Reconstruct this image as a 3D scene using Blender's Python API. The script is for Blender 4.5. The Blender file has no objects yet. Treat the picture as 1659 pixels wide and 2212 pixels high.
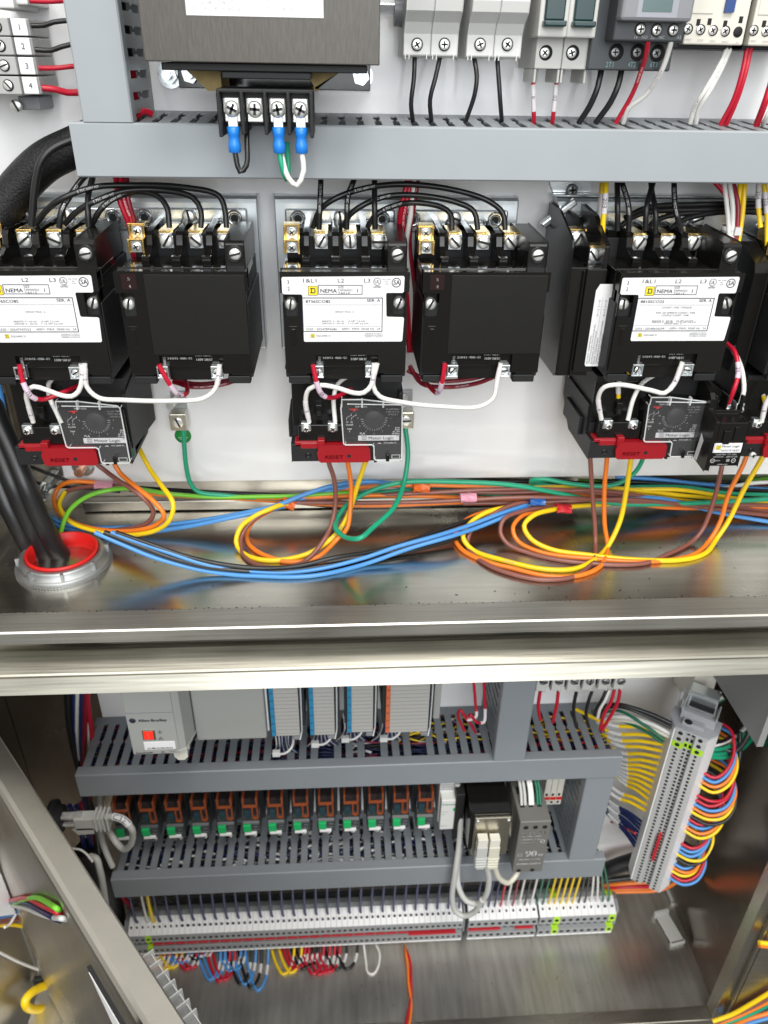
import bpy, math, random
from mathutils import Vector, Matrix
random.seed(7)
C = bpy.context.scene.collection
SC = bpy.context.scene

# ---------------------------------------------------------------- camera
F_PX, CX, CY = 1660.0, 829.5, 1106.0            # pixel frame 1659 x 2212 used for measuring
def cam_basis(p, y, r):
    cp, sp, cy, sy = math.cos(p), math.sin(p), math.cos(y), math.sin(y)
    f = Vector((-sy*cp, cy*cp, -sp)); rt = Vector((cy, sy, 0)); up = rt.cross(f)
    cr, sr = math.cos(r), math.sin(r)
    return rt*cr+up*sr, -rt*sr+up*cr, f
CR, CU, CF = cam_basis(math.radians(30.47), math.radians(-3.856), math.radians(1.08))
CAM = Vector((0, -.655, 0))
cd = bpy.data.cameras.new('camera'); cam = bpy.data.objects.new('camera', cd); C.objects.link(cam)
cam.matrix_world = Matrix(((CR.x, CU.x, -CF.x, CAM.x), (CR.y, CU.y, -CF.y, CAM.y), (CR.z, CU.z, -CF.z, CAM.z), (0, 0, 0, 1)))
cd.sensor_fit = 'HORIZONTAL'; cd.sensor_width = 36; cd.lens = 36*F_PX/1659
cd.clip_start = .01; cd.clip_end = 50
cd.dof.use_dof = True; cd.dof.focus_distance = .555; cd.dof.aperture_fstop = 13
SC.camera = cam
SC.view_settings.view_transform = 'Standard'; SC.view_settings.look = 'None'
SC.view_settings.exposure = .3; SC.view_settings.gamma = 1
# ---------------------------------------------------------------- world: pale workshop above, dark ground below
w = bpy.data.worlds.new('World'); SC.world = w; w.use_nodes = True
nt = w.node_tree; bg = nt.nodes['Background']
tc = nt.nodes.new('ShaderNodeTexCoord'); sp_ = nt.nodes.new('ShaderNodeSeparateXYZ'); rp = nt.nodes.new('ShaderNodeValToRGB')
mr = nt.nodes.new('ShaderNodeMapRange'); mr.inputs[1].default_value = -1; mr.inputs[2].default_value = 1
nt.links.new(tc.outputs['Generated'], sp_.inputs[0]); nt.links.new(sp_.outputs[2], mr.inputs[0]); nt.links.new(mr.outputs[0], rp.inputs[0])
nt.links.new(rp.outputs[0], bg.inputs[0])
e = rp.color_ramp.elements
e[0].position = 0; e[0].color = (.13, .125, .115, 1); e[1].position = 1; e[1].color = (1, .98, .93, 1)
for p_, c_ in ((.40, (.24, .235, .22, 1)), (.52, (.55, .545, .52, 1)), (.7, (.85, .84, .80, 1))):
    q_ = e.new(p_); q_.color = c_
bg.inputs[1].default_value = WORLD = .75
def area(name, loc, tgt, sx, sy, power, col):
    l = bpy.data.lights.new(name, 'AREA'); l.shape = 'RECTANGLE'; l.size = sx; l.size_y = sy; l.energy = power; l.color = col
    o = bpy.data.objects.new(name, l); C.objects.link(o); o.location = loc
    o.rotation_euler = (Vector(tgt)-Vector(loc)).to_track_quat('-Z', 'Y').to_euler()
area('ceiling_lamp', (.35, -1.35, 1.9), (0, -.05, -.3), .9, .5, 30, (1, .97, .91))
area('ceiling_lamp', (-.9, -1.6, 1.5), (0, -.05, -.5), .5, 1.0, 12, (1, .98, .95))
area('front_fill', (.2, -2.4, .5), (0, 0, -.75), 1.6, 1.4, 32, (.93, .97, 1))  # added fill from the front, no known source; brightens the lower cabinet

# ---------------------------------------------------------------- materials
MATS = {}
def mat(name, col, rough=.5, metal=0, spec=.5, noise=0, nscale=40, streak=None, bump=0, coat=0, rvar=0):
    if name in MATS: return MATS[name]
    m = bpy.data.materials.new(name); m.use_nodes = True; MATS[name] = m
    n = m.node_tree.nodes; l = m.node_tree.links; b = n['Principled BSDF']
    b.inputs['Base Color'].default_value = (*col, 1); b.inputs['Roughness'].default_value = rough
    b.inputs['Metallic'].default_value = metal; b.inputs['Specular IOR Level'].default_value = spec
    b.inputs['Coat Weight'].default_value = coat
    if noise or bump or rvar:
        t = n.new('ShaderNodeTexCoord'); mp = n.new('ShaderNodeMapping'); nz = n.new('ShaderNodeTexNoise')
        l.new(t.outputs['Object'], mp.inputs[0]); l.new(mp.outputs[0], nz.inputs[0])
        if streak: mp.inputs['Scale'].default_value = streak
        nz.inputs['Scale'].default_value = nscale; nz.inputs['Detail'].default_value = 6
        if noise:
            r = n.new('ShaderNodeValToRGB'); l.new(nz.outputs[0], r.inputs[0]); l.new(r.outputs[0], b.inputs['Base Color'])
            r.color_ramp.elements[0].position = .3; r.color_ramp.elements[1].position = .7
            r.color_ramp.elements[0].color = (*[c*(1-noise) for c in col], 1); r.color_ramp.elements[1].color = (*[min(1, c*(1+noise)) for c in col], 1)
        if rvar:
            r2 = n.new('ShaderNodeMapRange'); n2 = n.new('ShaderNodeTexNoise'); n2.inputs['Scale'].default_value = 9; n2.inputs['Detail'].default_value = 5
            l.new(t.outputs['Object'], n2.inputs[0]); l.new(n2.outputs[0], r2.inputs[0]); l.new(r2.outputs[0], b.inputs['Roughness'])
            r2.inputs[1].default_value = .3; r2.inputs[2].default_value = .7
            r2.inputs[3].default_value = max(.02, rough-rvar); r2.inputs[4].default_value = rough+rvar
        if bump:
            bp = n.new('ShaderNodeBump'); bp.inputs['Strength'].default_value = bump; bp.inputs['Distance'].default_value = .0004
            l.new(nz.outputs[0], bp.inputs['Height']); l.new(bp.outputs[0], b.inputs['Normal'])
    return m
STEEL = mat('brushed_steel', (.56, .53, .47), .27, 1, noise=.1, nscale=30, streak=(1, 14, 14), bump=.25, rvar=.06)
LIPM = mat('brushed_steel_lip', (.60, .59, .54), .46, 1, noise=.13, nscale=16, streak=(.6, 26, 26), bump=.35, rvar=.08)
STEELB = mat('brushed_steel_bar', (.40, .385, .33), .38, 1, noise=.22, nscale=16, streak=(.6, 26, 26), bump=.35, rvar=.08)
FLOOR = mat('polished_steel', (.60, .575, .515), .255, 1, noise=.1, nscale=14, streak=(1, 10, 10), bump=.12, rvar=.06)
WALLD = mat('shaded_cabinet_wall_steel', (.30, .265, .23), .22, 1, noise=.15, nscale=5, bump=.3, rvar=.08)  # cabinet steel with the lower interior's shade put into a darker base colour
STEELD = mat('steel_inside', (.50, .47, .42), .34, 1, noise=.15, nscale=12, streak=(1, 1, 9), bump=.15, rvar=.07)
DOORM = mat('door_steel', (.53, .505, .455), .36, 1, noise=.03, nscale=60, streak=(1, 1, 9), bump=.06, rvar=.04)
DOORF = mat('door_face_steel', (.6, .565, .51), .3, 1, noise=.08, nscale=30, streak=(9, 9, 1), bump=.06, rvar=.04)
PANEL = mat('white_enamel', (.88, .875, .88), .22, coat=.3, bump=.22, nscale=45, noise=.015, rvar=.07)
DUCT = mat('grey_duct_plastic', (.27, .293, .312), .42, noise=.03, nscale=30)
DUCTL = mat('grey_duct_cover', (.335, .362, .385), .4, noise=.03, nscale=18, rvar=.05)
DUCTD = mat('shaded_grey_duct_plastic', (.205, .225, .245), .42, noise=.03, nscale=30)  # same plastic as the upper ducts, dimmer light below put into the colour
DUCTDL = mat('shaded_grey_duct_cover', (.235, .255, .278), .42, noise=.03, nscale=18)  # lower covers, likewise darkened in colour for the weaker light
BLK = mat('black_moulding', (.008, .0075, .007), .26, spec=.38, bump=.12, nscale=300, rvar=.06)
BLKG = mat('black_gloss_moulding', (.008, .0075, .007), .1, spec=.42, bump=.03, nscale=200)
BLKM = mat('black_matt', (.014, .014, .015), .5, spec=.35)
HOLE = mat('dark_recess', (.006, .006, .006), .7)
ZINC = mat('zinc_plated', (.72, .76, .78), .24, .88, noise=.12, nscale=25, bump=.15, rvar=.06)
SCRW = mat('screw_steel', (.86, .86, .83), .3, .65, noise=.15, nscale=200, bump=.2)
BRASS = mat('brass', (.78, .55, .2), .22, 1, noise=.1, nscale=120)
COPPER = mat('copper', (.72, .36, .24), .4, 1, noise=.2, nscale=300)
CASTZ = mat('cast_zinc', (.37, .38, .385), .5, .9, noise=.12, nscale=60, bump=.3)
LBL = mat('label_white', (.78, .78, .79), .35)
LBLS = mat('label_silver', (.62, .62, .64), .35)
INK = mat('ink_dark', (.03, .025, .05), .5)
INKG = mat('ink_grey', (.25, .25, .27), .5)
INKL = mat('ink_light', (.42, .42, .44), .5)
INKW = mat('ink_white', (.75, .75, .75), .5)
INKT = mat('ink_teal', (.2, .36, .38), .5)
YLW = mat('logo_yellow', (.80, .66, .02), .4)
RED = mat('red_plastic', (.29, .007, .013), .33, bump=.08, nscale=200)
REDB = mat('bright_red_plastic', (.62, .012, .01), .38)
REDJ = mat('jumper_red', (.5, .02, .03), .45)
BEIGE = mat('beige_plastic', (.56, .555, .53), .4)
IVORY = mat('ivory_plastic', (.68, .655, .58), .4)
GREYL = mat('light_grey_plastic', (.68, .68, .665), .42)
PLCG = mat('controller_grey', (.34, .345, .33), .45)
PLCD = mat('module_panel_grey', (.43, .42, .40), .5)
TBG = mat('terminal_grey', (.30, .31, .32), .5)
DGREY = mat('dark_grey_plastic', (.045, .051, .056), .42)
MGREY = mat('mid_grey_plastic', (.22, .225, .24), .35)
IRON = mat('laminated_iron', (.088, .081, .072), .42, .45, noise=.13, nscale=60, streak=(14, 1, 2), bump=.18)
PAPER = mat('kraft_paper', (.42, .31, .12), .6, noise=.3, nscale=80)
CRIMP = mat('crimp_blue', (.015, .21, .72), .35)
CRIMPW = mat('marker_sleeve', (.72, .68, .70), .45)
CRIMPP = mat('marker_sleeve_pink', (.66, .52, .62), .45)
TEAL = mat('breaker_teal', (.006, .032, .036), .3)
GRN = mat('relay_green', (.01, .42, .12), .4)
ORG = mat('relay_orange', (.80, .16, .02), .45)
TEALB = mat('relay_teal', (.01, .11, .15), .4)
LIME = mat('terminal_lime', (.42, .70, .03), .45)
PBLUE = mat('plc_blue', (.03, .23, .42), .45)
PORG = mat('plc_orange', (.62, .15, .06), .45)
SLEEVE = mat('braided_sleeve', (.008, .008, .009), .45, spec=.35, noise=.7, nscale=700, bump=1.6)
RUBBER = mat('cable_jacket', (.012, .012, .013), .33)
TIE = mat('nylon_white', (.66, .66, .66), .4)
SIGNW = mat('sign_white', (.78, .78, .78), .4)
PSU = mat('supply_case', (.21, .205, .19), .45, .3)
NICK = mat('nickel_housing', (.60, .57, .48), .3, 1, noise=.08, nscale=100)
WC = {'black': (.012, .012, .013), 'white': (.74, .73, .70), 'red': (.50, .008, .03), 'orange': (.86, .21, .02), 'brown': (.235, .085, .065),
      'yellow': (.88, .60, .01), 'green': (.01, .33, .18), 'lime': (.16, .50, .03), 'blue': (.07, .27, .62), 'navy': (.010, .020, .10),
      'dkgreen': (.006, .13, .07), 'grey': (.50, .50, .48), 'dkred': (.25, .01, .025), 'cream': (.62, .60, .50)}
for k, v in WC.items(): mat('wire_'+k, v, .34 if k != 'grey' else .45, bump=.05, nscale=200)
def clear(name, col, a, rough=.05):
    m = bpy.data.materials.new(name); m.use_nodes = True; n = m.node_tree.nodes; l = m.node_tree.links
    b = n['Principled BSDF']; b.inputs['Base Color'].default_value = (*col, 1); b.inputs['Roughness'].default_value = rough
    b.inputs['Alpha'].default_value = a; b.inputs['Specular IOR Level'].default_value = .8; MATS[name] = m; return m
CLEAR = clear('clear_plastic', (.3, .3, .31), .07)
CLEARE = clear('clear_plastic_edge', (.85, .87, .88), .5, .15)
SMOKE = clear('smoked_plastic', (.03, .025, .028), .45)
SMOKEL = clear('grey_window', (.35, .36, .4), .55)
DEV = bpy.data.materials.new('lit_indicator'); DEV.use_nodes = True
_b = DEV.node_tree.nodes['Principled BSDF']; _b.inputs['Base Color'].default_value = (.8, .02, .01, 1); _b.inputs['Emission Color'].default_value = (1, .05, .02, 1); _b.inputs['Emission Strength'].default_value = .35

# ---------------------------------------------------------------- measuring: image ray meets a real plane
def ray(ox, oy): return CF + CR*((ox-CX)/F_PX) - CU*((oy-CY)/F_PX)
def P(ox, oy, d):
    v = ray(ox, oy); return CAM + v*((-d-CAM.y)/v.y)
def PZ(ox, oy, z):
    v = ray(ox, oy); return CAM + v*((z-CAM.z)/v.z)
FZ = -.388                                                        # floor of the upper cabinet
LZ = -1.05                                                       # floor of the lower cabinet
def FL(ox, oy, h=.002): return PZ(ox, oy, FZ+h)

# ---------------------------------------------------------------- mesh building
_tc = {}
def text_mesh(s):
    if s not in _tc:
        cu = bpy.data.curves.new('t', 'FONT'); cu.body = s; cu.resolution_u = 2; cu.size = 1
        o = bpy.data.objects.new('t', cu); C.objects.link(o)
        me = bpy.data.meshes.new_from_object(o.evaluated_get(bpy.context.evaluated_depsgraph_get()))
        vs = [tuple(v.co) for v in me.vertices]; fs = [tuple(p.vertices) for p in me.polygons]
        bpy.data.objects.remove(o); bpy.data.curves.remove(cu); bpy.data.meshes.remove(me)
        xs = [v[0] for v in vs] or [0, 1]; _tc[s] = (vs, fs, min(xs), max(xs))
    return _tc[s]
class MB:
    def __init__(s): s.v = []; s.f = []; s.sm = []
    def add(s, vs, fs, smooth=False):
        n = len(s.v); s.v += [Vector(v) for v in vs]; s.f += [tuple(i+n for i in f) for f in fs]; s.sm += [smooth]*len(fs); return s
    def box(s, x0, x1, y0, y1, z0, z1, M=None):
        x0, x1 = sorted((x0, x1)); y0, y1 = sorted((y0, y1)); z0, z1 = sorted((z0, z1))
        vs = [(x0, y0, z0), (x1, y0, z0), (x1, y1, z0), (x0, y1, z0), (x0, y0, z1), (x1, y0, z1), (x1, y1, z1), (x0, y1, z1)]
        if M: vs = [M @ Vector(v) for v in vs]
        return s.add(vs, [(0, 3, 2, 1), (4, 5, 6, 7), (0, 1, 5, 4), (1, 2, 6, 5), (2, 3, 7, 6), (3, 0, 4, 7)])
    def prism(s, poly, a0, a1, plane='xz'):
        """extrude polygon; 'xz' along y, 'yz' along x, 'xy' along z"""
        mk = {'xz': lambda p, a: (p[0], a, p[1]), 'yz': lambda p, a: (a, p[0], p[1]), 'xy': lambda p, a: (p[0], p[1], a)}[plane]
        n = len(poly); vs = [mk(p, a0) for p in poly]+[mk(p, a1) for p in poly]
        fs = [tuple(range(n)), tuple(range(2*n-1, n-1, -1))]+[(i, (i+1) % n+0, (i+1) % n+n, i+n) for i in range(n)]
        fs = [tuple(reversed(f)) for f in fs]
        return s.add(vs, fs)
    def cyl(s, a, b, r, r2=None, n=16, smooth=True, caps=True):
        a = Vector(a); b = Vector(b); t = (b-a).normalized(); u = t.orthogonal().normalized(); v = t.cross(u); r2 = r if r2 is None else r2
        vs = [a+(u*math.cos(k*2*math.pi/n)+v*math.sin(k*2*math.pi/n))*r for k in range(n)]+[b+(u*math.cos(k*2*math.pi/n)+v*math.sin(k*2*math.pi/n))*r2 for k in range(n)]
        s.add(vs, [(k, (k+1) % n, (k+1) % n+n, k+n) for k in range(n)], smooth)
        if caps: s.add(vs, [tuple(range(n-1, -1, -1)), tuple(range(n, 2*n))])
        return s
    def lathe(s, c, axis, prof, n=24):
        """prof = [(r, h)]; revolve round axis through c"""
        c = Vector(c); t = Vector(axis).normalized(); u = t.orthogonal().normalized(); v = t.cross(u); vs = []; fs = []
        for r, h in prof:
            for k in range(n): vs.append(c+t*h+(u*math.cos(k*2*math.pi/n)+v*math.sin(k*2*math.pi/n))*r)
        for i in range(len(prof)-1):
            for k in range(n): fs.append((i*n+k, i*n+(k+1) % n, (i+1)*n+(k+1) % n, (i+1)*n+k))
        return s.add(vs, fs, True)
    def tube(s, pts, r, n=10, r2=None):
        pts = [Vector(p) for p in pts]; vs = []; fs = []; N = len(pts)
        t0 = (pts[1]-pts[0]).normalized(); u = t0.orthogonal().normalized()
        for i, p in enumerate(pts):
            t = (pts[min(i+1, N-1)]-pts[max(i-1, 0)]).normalized(); u = (u-t*u.dot(t)).normalized(); v = t.cross(u)
            rr = r if r2 is None else r+(r2-r)*i/(N-1)
            for k in range(n): vs.append(p+(u*math.cos(k*2*math.pi/n)+v*math.sin(k*2*math.pi/n))*rr)
        for i in range(N-1):
            for k in range(n): fs.append((i*n+k, i*n+(k+1) % n, (i+1)*n+(k+1) % n, (i+1)*n+k))
        s.add(vs, fs, True); s.add(vs, [tuple(range(n-1, -1, -1)), tuple(range((N-1)*n, N*n))]); return s
    def ring(s, c, R, r, y, n=28):                                # flat ring facing -y
        vs = []; fs = []
        for k in range(n):
            a = k*2*math.pi/n; vs += [(c[0]+R*math.cos(a), y, c[1]+R*math.sin(a)), (c[0]+r*math.cos(a), y, c[1]+r*math.sin(a))]
        for k in range(n): j = (k+1) % n; fs.append((2*k, 2*j, 2*j+1, 2*k+1))
        return s.add(vs, fs)
    def frame(s, x0, x1, z0, z1, t, y):
        for a in ((x0, x1, z0, z0+t), (x0, x1, z1-t, z1), (x0, x0+t, z0+t, z1-t), (x1-t, x1, z0+t, z1-t)): s.rect(a[0], a[1], a[2], a[3], y)
        return s
    def rect(s, x0, x1, z0, z1, y): return s.add([(x0, y, z0), (x1, y, z0), (x1, y, z1), (x0, y, z1)], [(0, 1, 2, 3)])
    def text(s, st, x, z, h, y, al='l', w=None, rot=0, shear=0, M=None, bold=0):
        """h = cap height; w = squeeze to this width"""
        vs, fs, a, b = text_mesh(st); k = h/.70; kx = k if w is None else w/(b-a)
        off = {'l': -a*kx, 'c': -(a+b)/2*kx, 'r': -b*kx}[al]; cr, sr = math.cos(rot), math.sin(rot)
        for bo in ((0,) if not bold else (0, bold)):
            out = []
            for q in vs:
                px, pz = q[0]*kx+off+shear*q[1]*k+bo, q[1]*k
                p = Vector((x+px*cr-pz*sr, y, z+px*sr+pz*cr)); out.append(M @ p if M else p)
            s.add(out, fs)
        return s
    def rot(s, M, i0=0):
        for i in range(i0, len(s.v)): s.v[i] = M @ s.v[i]
        return s
    def obj(s, name, m, parent=None, off=(0, 0, 0), bevel=0, label=None, center=False):
        off = Vector(off)
        if center: 
            off = Vector((sum(v.x for v in s.v)/len(s.v), sum(v.y for v in s.v)/len(s.v), min(v.z for v in s.v)))
        me = bpy.data.meshes.new(name); me.from_pydata([tuple(v-off) for v in s.v], [], s.f)
        me.polygons.foreach_set('use_smooth', s.sm); me.materials.append(m); me.update()
        o = bpy.data.objects.new(name, me); C.objects.link(o)
        if parent: o.parent = parent
        elif center: o.location = off
        if bevel:
            md = o.modifiers.new('bevel', 'BEVEL'); md.width = bevel; md.segments = 2; md.limit_method = 'ANGLE'; md.angle_limit = math.radians(50); md.harden_normals = False
        if label: o['label'] = label
        return o
def tag(o, label, cat, group=None, kind=None):
    o['label'] = label; o['category'] = cat
    if group: o['group'] = group
    if kind: o['kind'] = kind
    return o
def thing(name, label, cat, loc=(0, 0, 0), group=None, rz=0):
    o = bpy.data.objects.new(name, None); C.objects.link(o); o.empty_display_size = .01; o.location = loc; o.rotation_euler = (0, 0, rz)
    return tag(o, label, cat, group)
def dup(root, loc, label, group=None):
    r = root.copy(); C.objects.link(r); r.location = loc; r['label'] = label
    if group: r['group'] = group
    for ch in list(root.children):
        c = ch.copy(); C.objects.link(c); c.parent = r
        for g in list(ch.children):
            d = g.copy(); C.objects.link(d); d.parent = c
    return r
def rc(p0, p1, d):                                                # pixel rectangle -> x0,x1,z0,z1 on plane d
    a = P(p0[0], p0[1], d); b = P(p1[0], p0[1], d); c = P(p0[0], p1[1], d); e_ = P(p1[0], p1[1], d)
    return ((a.x+c.x)/2, (b.x+e_.x)/2, (c.z+e_.z)/2, (a.z+b.z)/2)
def B(m, p0, p1, d0, d1):
    x0, x1, z0, z1 = rc(p0, p1, d1); return m.box(x0, x1, -d0, -d1, z0, z1)
def screw(name, parent, c, r, off=(0, 0, 0), slot=None, phil=False, h=.0022, m=None, axis=(0, -1, 0)):
    a = random.uniform(0, 3.1) if slot is None else slot
    mb = MB(); ax = Vector(axis); c = Vector(c)
    mb.lathe(c, ax, [(r, 0), (r, h*.6), (r*.9, h*.85), (r*.6, h), (.00001, h*1.02)], 20)
    o = mb.obj(name, m or SCRW, parent, off)
    q = MB(); w_ = r*.17
    for k in ((0, 1) if phil else (0,)):
        b_ = a+k*math.pi/2; L = r*(.65 if phil else .93)
        Mx = Matrix.Translation(c) @ Matrix.Rotation(b_, 4, 'Y'); q.box(-L, L, -h*1.12, -h*.7, -w_, w_, Mx)
    q.obj('slot', BLKM, o, off)
    return o
# ---------------------------------------------------------------- wires
def smooth(pts, step=.0035):
    pts = [Vector(p) for p in pts]
    if len(pts) == 2: pts = [pts[0], (pts[0]+pts[1])/2, pts[1]]
    P_ = [pts[0]*2-pts[1]]+pts+[pts[-1]*2-pts[-2]]; out = []
    for i in range(1, len(P_)-2):
        a, b, c, d = P_[i-1:i+3]
        t0 = 0; t1 = max((b-a).length, 1e-5)**.5; t2 = t1+max((c-b).length, 1e-5)**.5; t3 = t2+max((d-c).length, 1e-5)**.5
        n = max(2, int((c-b).length/step))
        for k in range(n):
            t = t1+(t2-t1)*k/n
            A1 = a*((t1-t)/(t1-t0))+b*((t-t0)/(t1-t0)); A2 = b*((t2-t)/(t2-t1))+c*((t-t1)/(t2-t1)); A3 = c*((t3-t)/(t3-t2))+d*((t-t2)/(t3-t2))
            B1 = A1*((t2-t)/(t2-t0))+A2*((t-t0)/(t2-t0)); B2 = A2*((t3-t)/(t3-t1))+A3*((t-t1)/(t3-t1))
            out.append(B1*((t2-t)/(t2-t1))+B2*((t-t1)/(t2-t1)))
    out.append(pts[-1]); return out
def conv(pts):
    o = []
    for p in pts:
        if isinstance(p, Vector): o.append(p)
        elif isinstance(p[0], str): o.append(PZ(p[1], p[2], (FZ if p[0] == 'f' else LZ)+p[3]))
        else: o.append(P(*p))
    return o
def wob(path, a=.0003):
    return path
def wrap_text(path, r, s0, st, h, m, parent, off, gap=0, flip=False):
    cum = [0]
    for i in range(1, len(path)): cum.append(cum[-1]+(path[i]-path[i-1]).length)
    vs, fs, a, b = text_mesh(st); k = h/.70; W = (b-a)*k; out = []
    for q in vs:
        x = (q[0]-a)*k; x = (W-x) if flip else x; z = (q[1]*k-h/2)*(-1 if flip else 1); s_ = min(max(s0-W/2+x, 0), cum[-1]-1e-6)
        i = 0
        while i < len(cum)-2 and cum[i+1] < s_: i += 1
        t = (path[i+1]-path[i]).normalized(); p = path[i]+t*(s_-cum[i]); n = (CAM-p); n = (n-t*n.dot(t)).normalized(); bb = n.cross(t)
        an = z/r; out.append(p+(n*math.cos(an)+bb*math.sin(an))*(r*1.03+.00005))
    return MB().add(out, fs).obj('lettering', m, parent, off)
def wire(col, pts, label, r=.0016, group=None, marks=(), prints=(), name='wire', cat='wire', m=None, n=10, raw=False):
    """marks: (s_frac, length, text, material)"""
    path = pts if raw else smooth(conv(pts))
    off = path[0]; mb = MB().tube(path, r, n); o = mb.obj(name, m or MATS['wire_'+col], None, off); o.location = off; tag(o, label, cat, group)
    L = sum((path[i]-path[i-1]).length for i in range(1, len(path)))
    for mk in marks:
        sf, ln, tx = mk[:3]; mm = mk[3] if len(mk) > 3 else CRIMPW; s0 = sf*L; seg = []; c = 0
        for i in range(1, len(path)):
            c2 = c+(path[i]-path[i-1]).length
            if c2 >= s0-ln/2 and c <= s0+ln/2:
                if not seg: seg.append(path[i-1])
                seg.append(path[i])
            c = c2
        if len(seg) > 1:
            sl = MB().tube(seg, r*1.13, n).obj('marker_sleeve', mm, o, off)
            if tx: wrap_text(path, r*1.13, s0, tx, r*1.55, INK, sl, off, flip=(len(mk) > 4 and mk[4]))
    for sf, tx in prints: wrap_text(path, r, sf*L, tx, r*.8, INKW if col in ('black', 'red', 'navy', 'dkred') else INKG, o, off)
    return o
def joined(name, m, paths, label, cat, r, group=None, n=8):
    mb = MB()
    for p in paths: mb.tube(smooth(conv(p)), r, n)
    o = mb.obj(name, m, None, center=True); return tag(o, label, cat, group)
# ================================================================ cabinets and panels
def inner(name, mb, m, parent, bevel=0, label=None): return mb.obj(name, m, parent, parent.location, bevel, label)
UC = thing('upper_cabinet', 'open upper cabinet of polished stainless steel with a shallow shelf-like floor', 'cabinet', (.05, .04, FZ))
lz = FZ+.012; ly0 = PZ(829, 1306, lz).y; ly1 = PZ(829, 1348, lz).y; lzb = P(829, 1373, -ly1).z
BY = .020
inner('floor', MB().box(-.30, .47, ly0+.004, BY, FZ-.002, FZ), FLOOR, UC)
inner('back_wall', MB().box(-.36, .62, BY+.001, BY+.003, FZ-.002, .5), STEELD, UC)
inner('side_wall', MB().box(-.302, -.300, ly0, BY, FZ-.001, -.12), STEELD, UC)
inner('side_wall', MB().box(.4702, .472, ly0, BY, FZ-.001, -.12), STEELD, UC)
lp = MB(); lp.prism([(ly0+.004, FZ-.002), (ly0+.001, lz-.002), (ly0-.002, lz), (ly1+.0012, lz), (ly1, lz-.0012), (ly1, lzb), (ly1+.002, lzb), (ly1+.002, lz-.003), (ly0+.004, lz-.003)], -.36, .62, 'yz')
inner('front_lip', lp, LIPM, UC)
inner('back_angle', MB().box(-.25, .468, .010, BY+.0005, FZ+.001, FZ+.012), STEELD, UC, .001)
wd = MB()
for k in range(150):                                              # rough weld dots along the lip seam
    x = -.28+k*.0055+random.uniform(-.002, .002); wd.lathe((x, ly0+.0005+random.uniform(-.001, .001), lz-.0002), (0, 0, 1), [(random.uniform(.0003, .0009), 0), (.0003, .0003), (.00001, .0004)], 6)
inner('weld_seam', wd, BLKM, UC)

LC = thing('lower_cabinet', 'open lower cabinet of brushed stainless steel under the bright folded crossbar', 'cabinet', (.05, .04, LZ))
zt = -.420; by0 = PZ(829, 1380, zt).y
def meet(oy, y0, z0, slope):                                      # where the sight line meets a sloping face
    v = ray(829, oy); t = (z0-CAM.z+slope*(CAM.y-y0))/(v.z-slope*v.y); q = CAM+v*t; return q.y, q.z
c1 = meet(1443, by0-.004, zt-.0005, math.tan(math.radians(33))); c2 = meet(1480, c1[0], c1[1], math.tan(math.radians(58)))
pf = [(.045, zt-.006), (by0+.012, zt-.006), (by0+.006, zt-.0015), (by0+.002, zt+.0004), (by0-.001, zt+.0005), (by0-.004, zt-.0005), (c1[0]+.002, c1[1]+.0018), (c1[0]+.0008, c1[1]+.0004), (c1[0]-.0006, c1[1]-.0002), (c1[0]-.0014, c1[1]-.0016), (c2[0], c2[1]), (c2[0]+.002, c2[1]-.0012), (c2[0]+.006, c2[1]+.001), (by0+.01, zt-.012), (.045, zt-.009)]
cbm = MB().prism(pf, -.42, .62, 'yz'); inner('crossbar', cbm, STEELB, LC)
ZTL = zt = c2[1]-.002
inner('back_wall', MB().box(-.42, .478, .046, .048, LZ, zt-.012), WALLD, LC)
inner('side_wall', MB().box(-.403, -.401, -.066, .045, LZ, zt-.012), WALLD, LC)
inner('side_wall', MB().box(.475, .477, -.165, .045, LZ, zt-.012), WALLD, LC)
inner('floor', MB().box(-.40, .475, -.150, .045, LZ-.002, LZ), mat('worn_floor_steel', (.62, .61, .57), .4, 1, noise=.15, nscale=14, streak=(9, 1, 1), bump=.2, rvar=.07), LC)
fl = MB(); fl.box(-.36, .475, -.150, -.168, LZ-.002, LZ+.008).box(-.36, .475, -.164, -.168, LZ-.03, LZ-.003)
inner('front_flange', fl, STEEL, LC, .001)
ff = MB(); ff.box(.4615, .4745, -.150, -.167, LZ+.0085, zt-.02).box(.4745, .4775, -.1655, -.172, LZ-.02, zt-.02)
inner('door_frame', ff, STEEL, LC, .001)
pp = [(-.40, -.17), (-.33, -.17), (-.262, -.20), (-.2575, -.21), (-.2575, -.343), (-.2515, -.349), (.62, -.349), (.62, .30), (-.40, .30)]
MP = inner('mounting_panel', MB().prism(pp, 0, .0025, 'xz'), PANEL, UC, 0, 'white enamelled mounting panel')
st = P(176, 1012, .006); nb = MB(); c = Vector((st.x, 0, st.z))
nb.cyl(c+Vector((0, .018, 0)), c+Vector((0, -.016, 0)), .0042, n=20); nb.obj('panel_stud', COPPER, MP, UC.location)
MB().cyl(c, c+Vector((0, -.0065, 0)), .0085, n=6, smooth=False).cyl(c, c+Vector((0, -.0015, 0)), .0105, n=24).obj('nut', ZINC, MP, UC.location, .0006)
inner('mounting_panel', MB().box(-.2735, .415, 0, .0025, -.955, -.445), PANEL, LC, 0, 'white enamelled mounting panel')
s_ = MB(); a = P(142, 369, 0)
lab = MB().box(a.x-.022, a.x+.006, -.0002, -.0006, a.z-.012, a.z+.008); o = lab.obj('number_plate', LBL, None, center=True, bevel=0); tag(o, 'small white sticker reading M1 on the white panel beside the black cable bundle', 'sticker')
MB().text('M1', a.x, a.z-.002, .0028, -.0008, 'c').obj('lettering', INK, o, o.location)

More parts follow.
